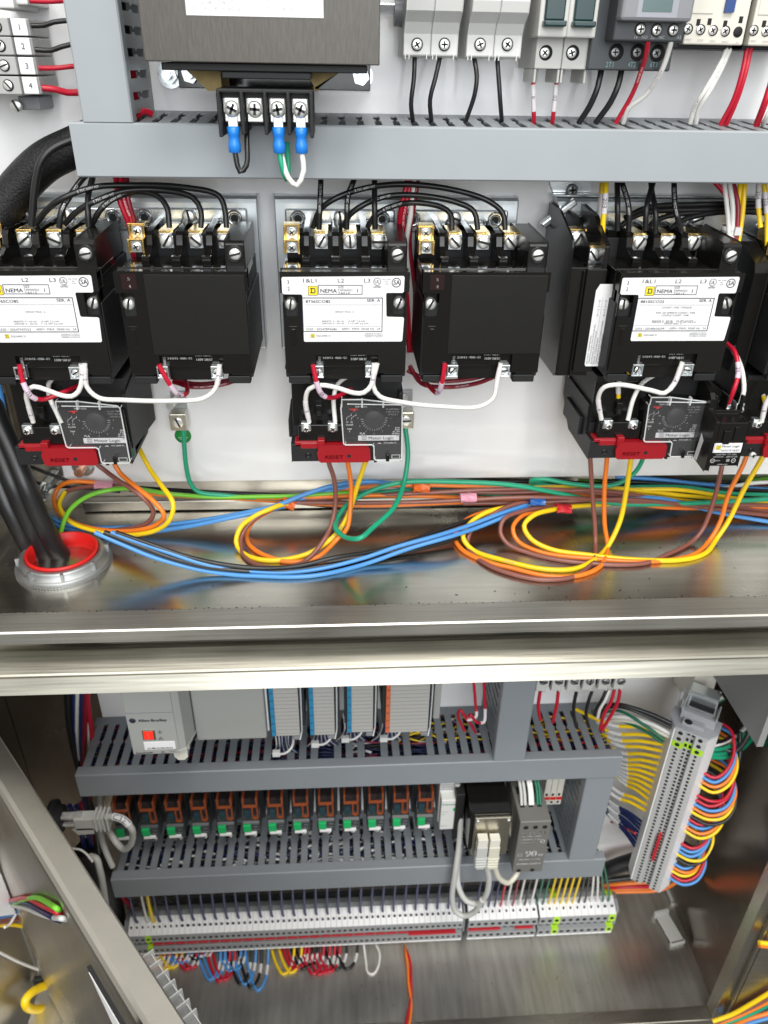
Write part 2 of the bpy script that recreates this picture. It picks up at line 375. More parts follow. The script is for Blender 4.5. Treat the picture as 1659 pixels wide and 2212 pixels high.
# ---------------------------------------------------------------- slotted wire ducts
def duct(label, a0, a1, b0, b1, d, vert=False, m=None, mc=None, pitch=.0127, wide=(), tilt=0):
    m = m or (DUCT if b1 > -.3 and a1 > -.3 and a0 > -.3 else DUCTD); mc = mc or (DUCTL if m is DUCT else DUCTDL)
    """a = along, b = across; wall fingers on both sides, snap-on cover in front"""
    root = thing('wire_duct', label, 'wire duct', ((a0+a1)/2, 0, b0) if not vert else ((b0+b1)/2, 0, a0), 'grey slotted wire ducts')
    T = .0014
    def put(mb, nm, mt, bev=0):
        if vert: mb.v = [Vector((v.z, v.y, v.x)) for v in mb.v]; mb.f = [tuple(reversed(f)) for f in mb.f]
        return inner(nm, mb, mt, root, bev)
    body = MB(); body.box(a0, a1, -.001, -.0026, b0+.0012, b1-.0012)
    n = int((a1-a0-.006)/pitch); skip = set(wide)
    for side in (0, 1):
        z0 = b1-.0012-T if side else b0+.0012
        body.box(a0+.001, a1-.001, -.0026, -.012, z0, z0+T)
        for k in range(n):
            x = a0+.008+k*pitch; hw = pitch/2-.0024
            if side and k in skip: continue
            poly = [(x-hw, -.012), (x-hw, -.034), (x-hw-.0014, -.037), (x-hw-.0014, -.039), (x-hw, -.042), (x-hw, -d+.014), (x-hw+.0012, -d+.0095), (x+hw-.0012, -d+.0095), (x+hw, -d+.014), (x+hw, -.042), (x+hw+.0014, -.039), (x+hw+.0014, -.037), (x+hw, -.034), (x+hw, -.012)]
            body.prism(poly, z0, z0+T, 'xy')
    if tilt:
        for v in body.v:
            if v.z > (b0+b1)/2: v.z += tilt*max(0, 1+v.y/d)
    put(body, 'slotted_body', m)
    c = MB(); pr_ = [(-d+.012, b1-.0002), (-d+.001, b1), (-d, b1-.001), (-d, b0+.001), (-d+.001, b0), (-d+.012, b0+.0002), (-d+.012, b0+.0014), (-d+.0018, b0+.0014), (-d+.0018, b1-.0014), (-d+.012, b1-.0014)]
    c.prism(pr_, a0, a1, 'yz'); put(c, 'cover', mc)
    return root
UD1 = duct('long grey horizontal wire duct in front of the transformer base, above the motor starters', -.1735, .60, -.072, -.0385, .08, False, DUCT, DUCTL, tilt=.0045)
vd = (P(177, 265, .08).x+P(137, 0, .08).x)/2; vd2 = P(288, 267, .08).x
UD2 = duct('grey vertical wire duct standing left of the transformer', -.0382, .16, vd, vd2, .08, True, DUCT, DUCTL)
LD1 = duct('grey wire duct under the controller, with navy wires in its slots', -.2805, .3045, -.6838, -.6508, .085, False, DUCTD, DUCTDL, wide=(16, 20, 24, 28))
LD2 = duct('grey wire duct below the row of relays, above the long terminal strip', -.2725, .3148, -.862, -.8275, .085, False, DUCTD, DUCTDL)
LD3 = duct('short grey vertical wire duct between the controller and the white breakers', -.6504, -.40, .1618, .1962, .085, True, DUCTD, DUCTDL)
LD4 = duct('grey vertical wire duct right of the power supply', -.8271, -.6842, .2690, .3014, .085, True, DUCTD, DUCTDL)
# ================================================================ motor starters
CX3 = .0064
def q3(zx, zy, d, cx=CX3):                                        # measured on the middle starter
    p = P(553+zx/3, 380.2+zy/3, d); return p.x-cx, p.z
CO = Vector((0, 0, -.212))
def logo(mb_y, mb_k, x, z, s, y):                                 # yellow square with a squared D
    mb_y.rect(x-s/2, x+s/2, z-s/2, z+s/2, y)
    mb_k.frame(x-s/2, x+s/2, z-s/2, z+s/2, s*.05, y-.00005)
    t = s*.1; a = s*.27
    mb_k.rect(x-a*.7, x-a*.7+t, z-a, z+a, y-.00005).rect(x-a, x+a*.8, z+a-t, z+a, y-.00005).rect(x-a, x+a*.8, z-a, z-a+t, y-.00005).rect(x+a-t, x+a, z-a+t*.8, z+a-t*.8, y-.00005)
def contactor(cx, label, text=None, code='2314', group='black motor contactors', aux=False):
    T = thing('contactor', label, 'contactor', (cx, 0, CO.z), group)
    I = lambda nm, mb, m, bev=0, par=None: mb.obj(nm, m, par or T, CO, bev)
    x0, x1, zt_, zb_ = -.0447, .0447, -.1280, -.2015
    D = .11
    # body behind front plate, arc chambers
    b = MB(); b.box(-.043, .043, -.012, -.098, -.196, -.134)
    b.box(-.040, .040, -.03, -.1, -.205, -.19)
    for s in (-1, 1): b.box(s*.028, s*.0445, -.012, -.106, -.2055, -.150)
    b.box(-.043, .041, -.012, -.05, -.136, -.1150)
    for s in (-1, 1):
        b.box(s*.026, s*.0425, -.0995, -.1085, -.2095, -.2035).box(s*.014, s*.019, -.05, -.096, -.2095, -.204)
    I('body', b, BLKM, .0008)
    # front cover with screw recesses left and right
    f = MB()
    poly = [(x0, zt_), (x1, zt_), (x1, -.1405), (.0335, -.1405), (.0335, -.1585), (.0435, -.1585), (.0435, -.2005), (.0245, -.2005), (.0245, -.1865), (-.0225, -.1865), (-.0225, -.2005), (-.0425, -.2005), (-.0425, -.1595), (-.0325, -.1595), (-.0325, -.1415), (x0, -.1415)]
    f.prism(poly, -.098, -D, 'xz')
    I('front_cover', f, BLKG if text is None else BLK, .0007)
    for s, a, c_ in ((-1, -.1415, -.1595), (1, -.1405, -.1585)):
        r = MB(); r.box(s*.0335, s*.0437, -.098, -.1035, c_, a).box(s*.0425, s*.0437, -.098, -.109, c_, a); I('screw_recess', r, BLK, .0004)
    I('latch_frame', MB().box(-.0405, -.0345, -.1095, -.1102, -.1815, -.1655), BLK, .0004)
    lk = MB().box(-.0388, -.0358, -.109, -.1108, -.1795, -.1675); I('latch', lk, BLKG, .0004)
    for sx, sz, rr in ((-.0388, -.1510, .0043), (.0385, -.1503, .0043)): screw('screw', T, (sx, -.1035, sz), rr, CO, h=.004)
    for s in (-1, 1):
        g = MB().box(s*.0275, s*.0395, -.1001, -.1087, -.2085, -.2045); I('foot_slot', g, HOLE, par=T)
    lug_ = MB().lathe((-.034, -.02, -.212), (0, -1, 0), [(.008, 0), (.008, .024), (.0055, .026), (.0055, .018)], 20).box(-.042, -.026, -.012, -.043, -.212, -.2); I('mounting_ear', lug_, BLK)
    # deck and barriers
    k = MB(); k.box(-.0445, .0447, -.058, -.1085, -.134, -.1290); I('deck', k, BLKG, .0006)
    w_ = MB()
    for xc, ww in ((-.0275, .0042), (-.0062, .0050), (.0152, .0050)):
        w_.prism([(-.014, -.116), (-.014, -.1080), (-.050, -.1090), (-.0625, -.1098), (-.0655, -.1120), (-.068, -.1185), (-.083, -.124), (-.086, -.129), (-.05, -.129)], xc-ww/2, xc+ww/2, 'yz')
        w_.box(xc-ww/2-.0008, xc+ww/2+.0008, -.082, -.088, -.129, -.1222)
    w_.box(-.0065-.0155, .0155+.007, -.012, -.022, -.13, -.1115)
    w_.box(-.0375, -.030, -.03, -.046, -.1150, -.1100)
    I('barrier', w_, BLKG, .0005)
    # right-hand post with screw
    rp_ = MB(); rp_.prism([(-.03, -.1095), (-.033, -.1080), (-.096, -.1095), (-.0985, -.1112), (-.0985, -.1295), (-.03, -.1295)], .0300, .0440, 'yz')
    rp_.box(.0285, .0302, -.03, -.06, -.129, -.1105)
    I('post', rp_, BLK, .0012)
    h = MB().lathe((.0372, -.0986, -.1180), (0, -1, 0), [(.0058, 0), (.0058, .0004), (.0050, .0004), (.0050, -.004)], 24); I('screw_well', h, BLKG)
    I('well_bottom', MB().lathe((.0372, -.0989, -.1180), (0, -1, 0), [(.0050, 0), (.00001, 0)], 24), HOLE)
    screw('screw', T, (.0372, -.0986, -.1180), .0040, CO, slot=2.3+random.uniform(-.3, 1), h=.0022)
    # power terminals
    for xc in (-.0168, .0045, .0255):
        t = MB(); t.box(xc-.0052, xc+.0052, -.03, -.0575, -.1116, -.1102); t.box(xc-.0054, xc-.0050, -.045, -.0590, -.120, -.1100)
        br_ = I('terminal', t, BRASS, .0003)
        z_ = MB(); z_.box(xc-.0049, xc+.0050, -.0557, -.0592, -.1225, -.1118).box(xc+.0030, xc+.0048, -.050, -.062, -.1135, -.1110); I('clamp_plate', z_, ZINC, .0003, br_)
        screw('screw', T, (xc+.0002, -.0592, -.1168), .0049, CO, h=.0030)
    # small gilt interlock terminals on the left
    for zc, yc in ((P(629, 499, .053).z, -.052), (P(629, 532, .061).z, -.060)):
        if aux: break
        t = MB(); t.box(-.0445, -.0325, yc+.008, yc, zc-.0052, zc+.0052); t.box(-.0445, -.0430, yc, yc-.004, zc-.0052, zc+.0040).box(-.0340, -.0325, yc, yc-.004, zc-.0052, zc+.0040)
        t.box(-.0445, -.0325, yc+.001, yc-.0045, zc+.0040, zc+.0053)
        br_ = I('terminal', t, BRASS, .0003)
        I('clamp_plate', MB().box(-.0423, -.0347, yc-.0002, yc-.0022, zc-.0045, zc+.0036), ZINC, .0003, br_)
        screw('screw', T, (-.0385, yc-.0022, zc-.0005), .0031, CO, phil=True, h=.0024)
    # coil with its two terminals
    c_ = MB(); c_.box(-.0325, .0285, -.05, -.1025, -.2015, -.1880)
    c_.prism([(-.0205, -.2015), (-.0165, -.1895), (.0165, -.1895), (.0185, -.2015), (.0135, -.2075), (-.0145, -.2075)], -.08, -.1035, 'xz')
    co = I('coil', c_, BLK, .0006)
    tg = MB().box(-.0255, .0255, -.1025, -.1058, -.1975, -.1868); I('coil_tag', tg, BLKG, .0005, co)
    tx = MB(); Y = -.1060
    tx.text(code, -.0203, -.1895, .0020, Y, 'l', rot=-math.pi/2, bold=.00012)
    tx.text('31041-400-42', -.0170, -.1915, .00175, Y, 'l', w=.0178, bold=.00015)
    tx.text('120V 60HZ', .0035, -.1892, .0018, Y, 'l', w=.0115, shear=.2, bold=.00015).text('110V 50HZ', .0040, -.1925, .0018, Y, 'l', w=.0115, bold=.00015)
    I('lettering', tx, INKW, 0, co)
    for s in (-1, 1):
        xc = s*.0195-.001
        t = MB(); t.box(xc-.0042, xc+.0042, -.1058, -.1072, -.2045, -.1950).box(xc-.0042, xc-.0031, -.107, -.1110, -.2045, -.1950).box(xc+.0031, xc+.0042, -.107, -.1110, -.2045, -.1950).box(xc-.0042, xc+.0042, -.107, -.1112, -.1965, -.1950).box(xc-.0042, xc+.0042, -.107, -.1112, -.2045, -.2033)
        I('coil_terminal', t, ZINC, .0004)
        screw('screw', T, (xc, -.1073, -.1999), .0028, CO, h=.0028)
    if text is None:
        p_ = MB().rect(-.0408+.0005, -.0302, -.1397, -.1290, -.11015); o = I('number_plate', p_, mat('plate_brown_black', (.02, .008, .008), .2))
        I('lettering', MB().text('5', -.0352, -.1335, .0022, -.1103, 'c', bold=.0001).text('4', -.0352, -.1385, .0022, -.1103, 'c', bold=.0001), INKW, 0, o)
        e_ = MB(); e_.box(-.0250, .0436, -.11, -.1104, -.1863, -.1295); I('blank_plate', e_, mat('black_satin_plate', (.011, .0105, .0095), .33, spec=.32, noise=.05, nscale=200, bump=.1), .0002)
    else:
        pl = MB(); Yl = -.1102
        pts = [(165, 662), (172, 655), (955, 648), (963, 655), (958, 750), (950, 757), (850, 757), (843, 765), (845, 905), (852, 912), (952, 915), (959, 922), (948, 1065), (940, 1072), (318, 1074), (311, 1067), (300, 775), (293, 767), (180, 766), (170, 757)]
        pl.prism([q3(a, b_, .1102) for a, b_ in pts], -.1100, -.1103, 'xz')
        lb = I('rating_plate', pl, LBL)
        k = MB(); yb = MB(); yc_ = MB(); Y = -.1105; S = .000333/3
        def t_(st, zx, zy, hpx, al='l', wpx=None, **kw):
            a = q3(zx, zy, .1105); k.text(st, a[0], a[1], hpx*S, Y, al, wpx*S*.99 if wpx else None, **kw)
        ky = MB()
        if True:
            t_('3', 202, 700, 24); t_('2', 204, 742, 24)
            t_('1&L1', 306, 690, 24, 'l', 84); t_('L2', 530, 690, 24, 'l', 40); t_('L3', 700, 690, 24, 'l', 40)
            a = q3(368, 743, .1105); logo(yb, k, a[0], a[1], 60*S, Y+.00003)
            a = q3(404, 768, .1105); b2 = q3(690, 706, .1105); k.frame(a[0], b2[0], a[1], b2[1], 4*S, Y)
            t_('NEMA', 418, 756, 24, 'l', 104, bold=.00008); t_('SIZE', 532, 727, 14); t_('TAMAÑO', 530, 747, 14, 'l', 94); t_('TAILLE', 532, 766, 14, 'l', 76); t_('1', 656, 755, 24, bold=.00008)
            a = q3(785, 685, .1105); k.ring(a, 24*S, 21*S, Y); t_('UL', 785, 696, 22, 'c', 30, bold=.00006); t_('LISTED', 785, 725, 12, 'c', 46, bold=.00008)
            t_('IND. CONT', 847, 676, 8, 'c', 58); t_('EQ.', 847, 690, 8, 'c'); t_('A159', 847, 704, 8, 'c')
            a = q3(910, 691, .1105); k.ring(a, 30*S, 25*S, Y); t_('SA', 912, 704, 28, 'c', 40, bold=.0001)
            a = q3(305, 1010, .1105); b2 = q3(822, 788, .1105); k.frame(a[0], b2[0], a[1], b2[1], 5*S, Y)
            t_(text[0], 322, 822, 18, 'l', 158, bold=.00006); t_('SER. A', 805, 815, 18, 'r', 86, bold=.00006)
            a = q3(318, 836, .1105); b2 = q3(812, 830, .1105); k.rect(a[0], b2[0], a[1], a[1]+.0002, Y)
            if len(text) > 2:
                t_('CONST./ VAR. TORQUE', 578, 858, 12, 'c', 200); t_('PAR. DE APRIETE CONST./ VAR.', 578, 893, 12, 'c', 270); t_('COUPLE CONST./ VAR.', 578, 910, 12, 'c', 190)
                t_('HP/kW MAX. 3~', 578, 965, 11, 'c', 130)
            else: t_('HP/kW MAX. 3~', 578, 886, 11, 'c', 130)
            t_('460/575 V~ 60 Hz    10 HP/ 7,5 kW', 568, 946, 11, 'c', 285); t_('200/230 V~ 60 Hz    7 1/2 HP/ 5,6 kW', 580, 961 if len(text) < 3 else 955, 11, 'c', 305)
            a = q3(318, 974, .1105); k.rect(a[0], b2[0], a[1], a[1]+.0002, Y)
            t_(text[1], 325, 999, 14, 'l', 200); t_('600V~ MAX. 50/60 Hz   24', 558, 997, 14, 'l', 250)
            a = q3(367, 1035, .1105); logo(yc_, k, a[0], a[1], 26*S, Y+.00003); t_('SQUARE D', 392, 1041, 12, 'l', 92)
            t_('ASSEMBLED IN MEXICO', 762, 1025, 7, 'c', 118); t_('ENSAMBLADO EN MEXICO', 762, 1035, 7, 'c', 124); t_('ASSEMBLE AU MEXIQUE', 762, 1045, 7, 'c', 118)
        I('lettering', k, INK, 0, lb); I('logo_mark', yb, YLW, 0, lb); I('logo_mark', yc_, YLW, 0, lb)
    return T
CXS = (-.2085, -.1068, CX3, .1065, .2478, .3745)
contactor(CXS[0], 'black contactor with white rating plate 8736SCO8S, cut off by the left edge of the photo', ('8736SCO8S', '2320 / 20247747553'), '2309')
contactor(CXS[1], 'plain black contactor between the left and the middle labelled contactors', None, '2309')
contactor(CXS[2], 'middle black contactor with white rating plate 8736SCO8S and serial 20247894686', ('8736SCO8S', '2320 / 20247894686'), '2314')
contactor(CXS[3], 'plain black contactor just right of the middle labelled contactor', None, '2314')
contactor(CXS[4], 'black contactor with white rating plate 8810SCO2S behind the remote reset', ('8810SCO2S', '2333 / 20248634299', 1), '2329', aux=True)
contactor(CXS[5], 'black contactor mostly cut off by the right edge, showing two gilt terminals', None, '2331')

# auxiliary contact block on the left of the 8810 contactor
AX = thing('auxiliary_contact', 'tall black auxiliary contact block with a white terminal diagram label and two silver screws', 'contact block', (.185, 0, -.213))
def IA(nm, mb, m, bev=0, par=None, root=AX): return mb.obj(nm, m, par or root, root.location, bev)
b = MB()
b.prism([(-.012, -.095), (-.030, -.0955), (-.060, -.1085), (-.066, -.1120), (-.066, -.2130), (-.012, -.2130)], .172, .1735, 'yz')
x_l = P(1106+465/3, 380+480/3, .088).x
b.prism([(-.012, -.096), (-.045, -.0965), (-.0865, -.1100), (-.0885, -.1150), (-.0885, -.2085), (-.086, -.2125), (-.012, -.2130)], .1705, .1722, 'yz')
b.box(.1722, .1965, -.012, -.0875, -.2125, -.1290)
b.prism([(-.012, -.0985), (-.052, -.1010), (-.080, -.1120), (-.0855, -.1160), (-.0855, -.1290), (-.012, -.1290)], .1840, .1852, 'yz')
b.prism([(-.012, -.0960), (-.052, -.0990), (-.066, -.106), (-.0875, -.1140), (-.0875, -.1390), (-.012, -.1390)], .1955, .1990, 'yz')
b.box(.1840, .1990, -.0875, -.0905, -.2080, -.1295)
IA('body', b, BLK, .0008)
IA('edge_seam', MB().box(.1815, .1822, -.0878, -.0909, -.2125, -.131), BLKG)
for (ox, oy, d) in ((1246, 513, .060), (1280, 549, .070)):
    p = P(ox, oy, d); t = MB().box(p.x-.0062, p.x+.0062, -d+.012, -d, p.z-.006, p.z+.0062).box(p.x-.0064, p.x+.0064, -d, -d-.002, p.z+.005, p.z+.0064)
    tt = IA('terminal', t, BRASS, .0003); IA('clamp_plate', MB().box(p.x-.0052, p.x+.0052, -d, -d-.0012, p.z-.006, p.z+.0048), ZINC, .0003, tt)
    screw('screw', AX, (p.x, -d-.0012, p.z-.0005), .0046, AX.location, h=.0026)
a = P(1274, 780, .0912); c = P(1306, 625, .0912)
pl = MB(); pl.prism([(a.x-.0035+.001, -.2035), (a.x-.0035+.0112, -.2035), (a.x-.0035+.0112+.001, -.2025), (a.x+.0100, -.1402), (a.x-.001, -.1402), (a.x-.0035, -.1450), (a.x-.0035, -.2020)], -.0905, -.0908, 'xz')
lb = IA('diagram_label', pl, LBL)
k = MB(); x = a.x-.0035; Y = -.0910
for i, (st, w_) in enumerate((('FRONT TERMINAL', .023), ('TERMINALES FRONTALES', .031), ('BORNES FRONTALES', .026), ('REAR TERMINAL', .021), ('TERMINALES POSTERIORES', .034), ('BORNES ARRIERES', .024))):
    k.text(st, x+.0020+i*.00172+(.0004 if i > 2 else 0), -.2015, .00105, Y, 'l', w_, rot=math.pi/2)
k.rect(x+.0059, x+.00602, -.203, -.150, Y)
for dx, zc in ((.0035, -.158), (.0085, -.158)):
    for dz in (-.0055, .0055): k.ring((x+dx+.0004, zc+dz), .0006, .0004, Y)
    k.rect(x+dx+.00035, x+dx+.0005, zc-.005, zc-.0011, Y).rect(x+dx+.00035, x+dx+.0005, zc+.0011, zc+.005, Y).rect(x+dx-.0008, x+dx+.0016, zc-.0011, zc-.00095, Y).rect(x+dx-.0008, x+dx+.0016, zc+.00095, zc+.0011, Y)
IA('lettering', k, INK, 0, lb)

# zinc base plates
def base_plate(x0, x1, label, tabs=True, z1=-.0925):
    T = thing('base_plate', label, 'steel plate', ((x0+x1)/2, 0, -.215), 'zinc plated starter base plates')
    I = lambda nm, mb, m, bev=0: mb.obj(nm, m, T, T.location, bev)
    m_ = MB(); m_.prism([(-.0002, z1), (-.012, z1), (-.0145, z1-.002), (-.0155, z1-.005), (-.0155, -.213), (-.0135, -.213), (-.0135, z1-.005), (-.011, z1-.002), (-.0002, z1-.002)], x0, x1, 'yz')
    m_.box(x0, x0+.0018, -.0004, -.0140, -.2135, z1-.003).box(x1-.0018, x1, -.0004, -.0140, -.2135, z1-.003)
    I('plate', m_, mat('zinc_plate_dark', (.62, .66, .68), .33, .7, noise=.2, nscale=20, bump=.1), .0008)
    n = int((x1-x0-.02)/.041)
    r_ = MB()
    tabw = (x1-x0-.02)/2
    for i in range(2):
        xa = x0+.008+i*(tabw+.004); r_.box(xa, xa+tabw, -.0156, -.0185, -.118, z1-.0085)
        for j in range(2):
            xb = xa+.010+j*(tabw-.02); r_.lathe((xb, -.0185, z1-.0155), (0, -1, 0), [(.0062, 0), (.0048, .0012), (.0036, .0014), (.0030, 0)], 24)
    I('mounting_tab', r_, ZINC, .0012)
    h_ = MB()
    for i in range(2):
        xa = x0+.008+i*(tabw+.004)
        for j in range(2): h_.lathe((xa+.010+j*(tabw-.02), -.0187, z1-.0155), (0, -1, 0), [(.0029, 0), (.00001, 0)], 20)
    I('hole', h_, HOLE)
    for i in range(2):
        xa = x0+.008+i*(tabw+.004)
        p = MB().lathe((xa+tabw*.5, -.0185, z1-.020), (0, -1, 0), [(.0075, 0), (.0068, .002), (.00001, .0022)], 24); I('boss', p, ZINC)
        screw('screw', T, (xa+tabw*.5, -.0200, z1-.014), .0052, T.location, h=.003)
        q = MB().lathe((xa+tabw*.75, -.0187, z1-.0185), (0, -1, 0), [(.0032, 0), (.0026, .0008), (.0018, .0009), (.0018, 0)], 18); I('eyelet', q, ZINC)
    return T
base_plate(-.2575, -.0600, 'zinc plated base plate behind the left pair of contactors')
base_plate(-.0468, .1450, 'zinc plated base plate behind the middle pair of contactors')
base_plate(.176, .62, 'zinc plated base plate behind the right-hand starters')
BR = thing('bracket', 'zinc bracket with a dark cross-head screw at the upper left of the right-hand starter', 'bracket', (.2, 0, -.1))
def IB(nm, mb, m, bev=0): return mb.obj(nm, m, BR, BR.location, bev)
a = P(1190, 393, .002); m_ = MB(); x = a.x
m_.prism([(x, -.06), (x+.031, -.06), (x+.033, -.0885), (x+.003, -.0885), (x, -.083)], -.0008, -.0026, 'xz').box(x+.001, .62, -.0008, -.013, -.0915, -.0895)
IB('plate', m_, ZINC, .0006); p = P(1235, 410, .003); screw('screw', BR, (p.x, -.0027, p.z), .0046, BR.location, phil=True, m=CASTZ, h=.003)
m2 = MB(); a = P(1218, 465, .02)
Mx = Matrix.Translation(Vector((a.x-.004, -.018, a.z+.001))) @ Matrix.Rotation(math.radians(-38), 4, 'Y')
m2.box(-.016, .016, -.004, .004, -.0028, .0028, Mx); IB('clip', m2, ZINC, .0015)

# ---------------------------------------------------------------- overload relays
def overload(cx, label, nums, cover_w=0, code='SFC20'):
    OO = Vector((cx, 0, -.283))
    T = thing('overload_relay', label, 'overload relay', OO, 'overload relays under the contactors')
    OFF = Vector((0, 0, -.283)); I = lambda nm, mb, m, bev=0, par=None: mb.obj(nm, m, par or T, OFF, bev)
    def q(zx, zy, d): p = P(553+zx/3, 725.9+zy/3, d); return p.x-CX3, p.z
    x0 = q(232, 800, .1)[0]; x1 = q(945, 800, .1)[0]; zb = q(500, 812, .1)[1]; zt = -.2135
    b = MB(); b.box(x0+.002, x1-.001, -.012, -.086, zb+.002, zt)
    b.prism([(-.012, zb+.022), (-.04, zb), (-.1, zb), (-.1, zb+.0155), (-.082, zb+.0155), (-.082, zb+.04), (-.012, zb+.04)], x0, x1-.001, 'yz')
    b.prism([(-.012, zb+.0), (-.012, zb+.05), (-.05, zb+.062), (-.092, zb+.055), (-.092, zb+.01)], x1-.003, x1, 'yz')
    b.box(x0-.0045, x0, -.03, -.062, -.2155, -.2135).box(x0-.003, x0, -.03, -.075, zb+.01, zb+.026)
    b.box(x0+.066, x0+.0685, -.09, -.098, zb-.0028, zb)
    I('body', b, BLKM, .0007)
    pn = MB(); pn.box(x0+.0015, q(548, 0, .1)[0], -.084, -.0865, zb+.026, zt-.004)
    cl = q(408, 478, .087); pn.box(cl[0]-.0026, cl[0]+.0026, -.0865, -.092, cl[1]-.005, cl[1]+.006)
    I('rear_panel', pn, BLK, .0006)
    I('recess', MB().box(cl[0]-.0014, cl[0]+.0014, -.0921, -.0923, cl[1]-.003, cl[1]+.001), HOLE)
    # screw terminal shelf
    t = MB(); za = q(400, 685, .098)[1]; zc = q(400, 575, .098)[1]; xa = q(248, 0, .098)[0]; xb = q(553, 0, .098)[0]
    t.box(xa, xb, -.084, -.098, za, zc); I('terminal_shelf', t, BLK, .0008)
    for zx in (325, 497):
        a = q(zx, 592, .0982)
        w_ = MB().lathe((a[0], -.0981, a[1]-.0012), (0, -1, 0), [(.0048, 0), (.0046, .0003), (.0001, .0003)], 24); I('screw_well', w_, HOLE)
        z_ = MB().box(a[0]-.0038, a[0]+.0038, -.094, -.0993, a[1]-.0028, a[1]+.0042); I('clamp_plate', z_, ZINC, .0005)
        screw('screw', T, (a[0], -.0993, a[1]), .0028, OFF, phil=True, h=.003)
    # red reset bar
    r = MB(); a = q(252, 718, .1); b2 = q(402, 684, .1); r.box(a[0], b2[0], -.088, -.1, a[1], b2[1])
    r.box(a[0]+.0045, b2[0], -.088, -.1006, a[1]-.0015, b2[1]-.001)
    a = q(400, 740, .103); b2 = q(445, 674, .103); r.box(a[0], b2[0], -.088, -.1035, a[1], b2[1])
    a = q(412, 812, .103); b2 = q(738, 706, .103)
    r.prism([(a[0], a[1]+.001), (a[0]+.0015, a[1]), (b2[0]-.002, a[1]), (b2[0], a[1]+.002), (b2[0]-.0005, b2[1]-.003), (b2[0]-.003, b2[1]), (a[0]+.001, b2[1]), (a[0]-.0012, a[1]+.008)], -.088, -.1045, 'xz')
    rr = I('reset_bar', r, RED, .0006)
    h = q(603, 778, .1045); I('reset_hole', MB().lathe((h[0], -.1046, h[1]), (0, -1, 0), [(.0016, 0), (.0001, 0)], 16), HOLE, 0, rr)
    e_ = q(508, 795, .1047); I('lettering', MB().text('RESET', e_[0], e_[1], .0029, -.1047, 'c', .0144, bold=.0001), mat('reset_relief', (.22, .004, .01), .4), 0, rr)
    p_ = q(338, 772, .1)[0:2]; I('hole', MB().lathe((p_[0], -.1003, p_[1]), (0, -1, 0), [(.0024, 0), (.0022, .0004), (.0014, .0005), (.0012, -.001), (.0001, -.001)], 16), BLKG)
    # dial face + printing
    P5 = [(552, 455), (590, 450), (592, 415), (925, 440), (928, 470), (942, 475), (938, 795), (930, 801), (775, 801), (768, 792), (765, 715), (755, 704), (580, 704), (568, 695)]
    fpoly = [q(a, b_, .0995) for a, b_ in P5]
    I('dial_face', MB().prism(fpoly, -.084, -.0995, 'xz'), BLKG, .0004)
    k = MB(); Y = -.0998; S = .000335/3
    def t_(st, zx, zy, hpx, al='c', wpx=None, mb=k, y=Y, **kw):
        a = q(zx, zy, .0998); mb.text(st, a[0], a[1], hpx*S, y, al, wpx*S if wpx else None, **kw)
    t_('TRIP=125%', 680, 463, 12, 'c', 84); t_('CLASS 9065', 928, 480, 13, 'r', 94, bold=.00005); t_('TYPE '+code, 928, 497, 13, 'r', 94, bold=.00005); t_('SERIES F', 922, 513, 13, 'r', 72, bold=.00005)
    c = q(766, 535, .0998)
    NN = len(nums)
    for i, n_ in enumerate(nums):
        an = math.radians(178+i*(184/(NN-1))); rx = .0128; k.text(n_, c[0]+rx*math.cos(an), c[1]+rx*math.sin(an)-.0007, .0014, Y, 'c', bold=.00005)
    for i in range(17):
        an = math.radians(183+i*11.2); M_ = Matrix.Translation((c[0], 0, c[1])) @ Matrix.Rotation(-an, 4, 'Y')
        k.add([M_ @ Vector(v) for v in ((.0083, Y, -.0001), (.0105, Y, -.0001), (.0105, Y, .0001), (.0083, Y, .0001))], [(0, 1, 2, 3)])
    t_('10   20', 606, 562, 11, 'c', 44); t_('CLASS', 606, 580, 12, 'c', 52); t_('TRIP', 606, 608, 12, 'c', 34); t_('I', 606, 625, 14)
    for dx in (0, 30):
        for (ax, ay, bx, by) in ((588+dx, 545, 588+dx, 530), (588+dx, 530, 618+dx, 512), (618+dx, 518, 618+dx, 503)):
            A = q(ax, ay, .0998); Bq = q(bx, by, .0998); dv = Vector((Bq[0]-A[0], 0, Bq[1]-A[1])); nn = Vector((-dv.z, 0, dv.x)).normalized()*.00010
            A = Vector((A[0], Y, A[1])); Bv = Vector((Bq[0], Y, Bq[1])); k.add([A-nn, Bv-nn, Bv+nn, A+nn], [(0, 1, 2, 3)])
    t_('FLA', 690, 638, 15, 'c', 36); t_('A600', 932, 598, 11, 'r', 36); t_('P300', 932, 611, 11, 'r', 34); t_('AC 3PH', 932, 624, 11, 'r', 52); t_('50-60Hz', 932, 637, 11, 'r', 56)
    A = q(800, 712, .0998); k.ring(A, 24*S, 20*S, Y); t_('UL', 800, 723, 22, 'c', 30, bold=.00006); t_('LISTED', 800, 752, 12, 'c', 48, bold=.00006); t_('IND CONT', 798, 766, 9, 'c', 52); t_('EQ A159', 798, 779, 9, 'c', 46)
    t_('SQUARE D', 868, 698, 12, 'c', 90); t_('ASSEM IN MEX', 884, 711, 9, 'c', 90); t_('23 24', 884, 725, 10, 'c', 40, bold=.00006)
    A = q(905, 752, .0998); k.ring(A, 24*S, 20*S, Y); t_('SA', 905, 762, 20, 'c', 32, bold=.00006)
    I('lettering', k, INKW)
    A = q(662, 678, .0998); Bq = q(928, 643, .0998); wp = MB().box(A[0], Bq[0], -.0994, -.0998, A[1], Bq[1]); wl = I('name_strip', wp, LBLS)
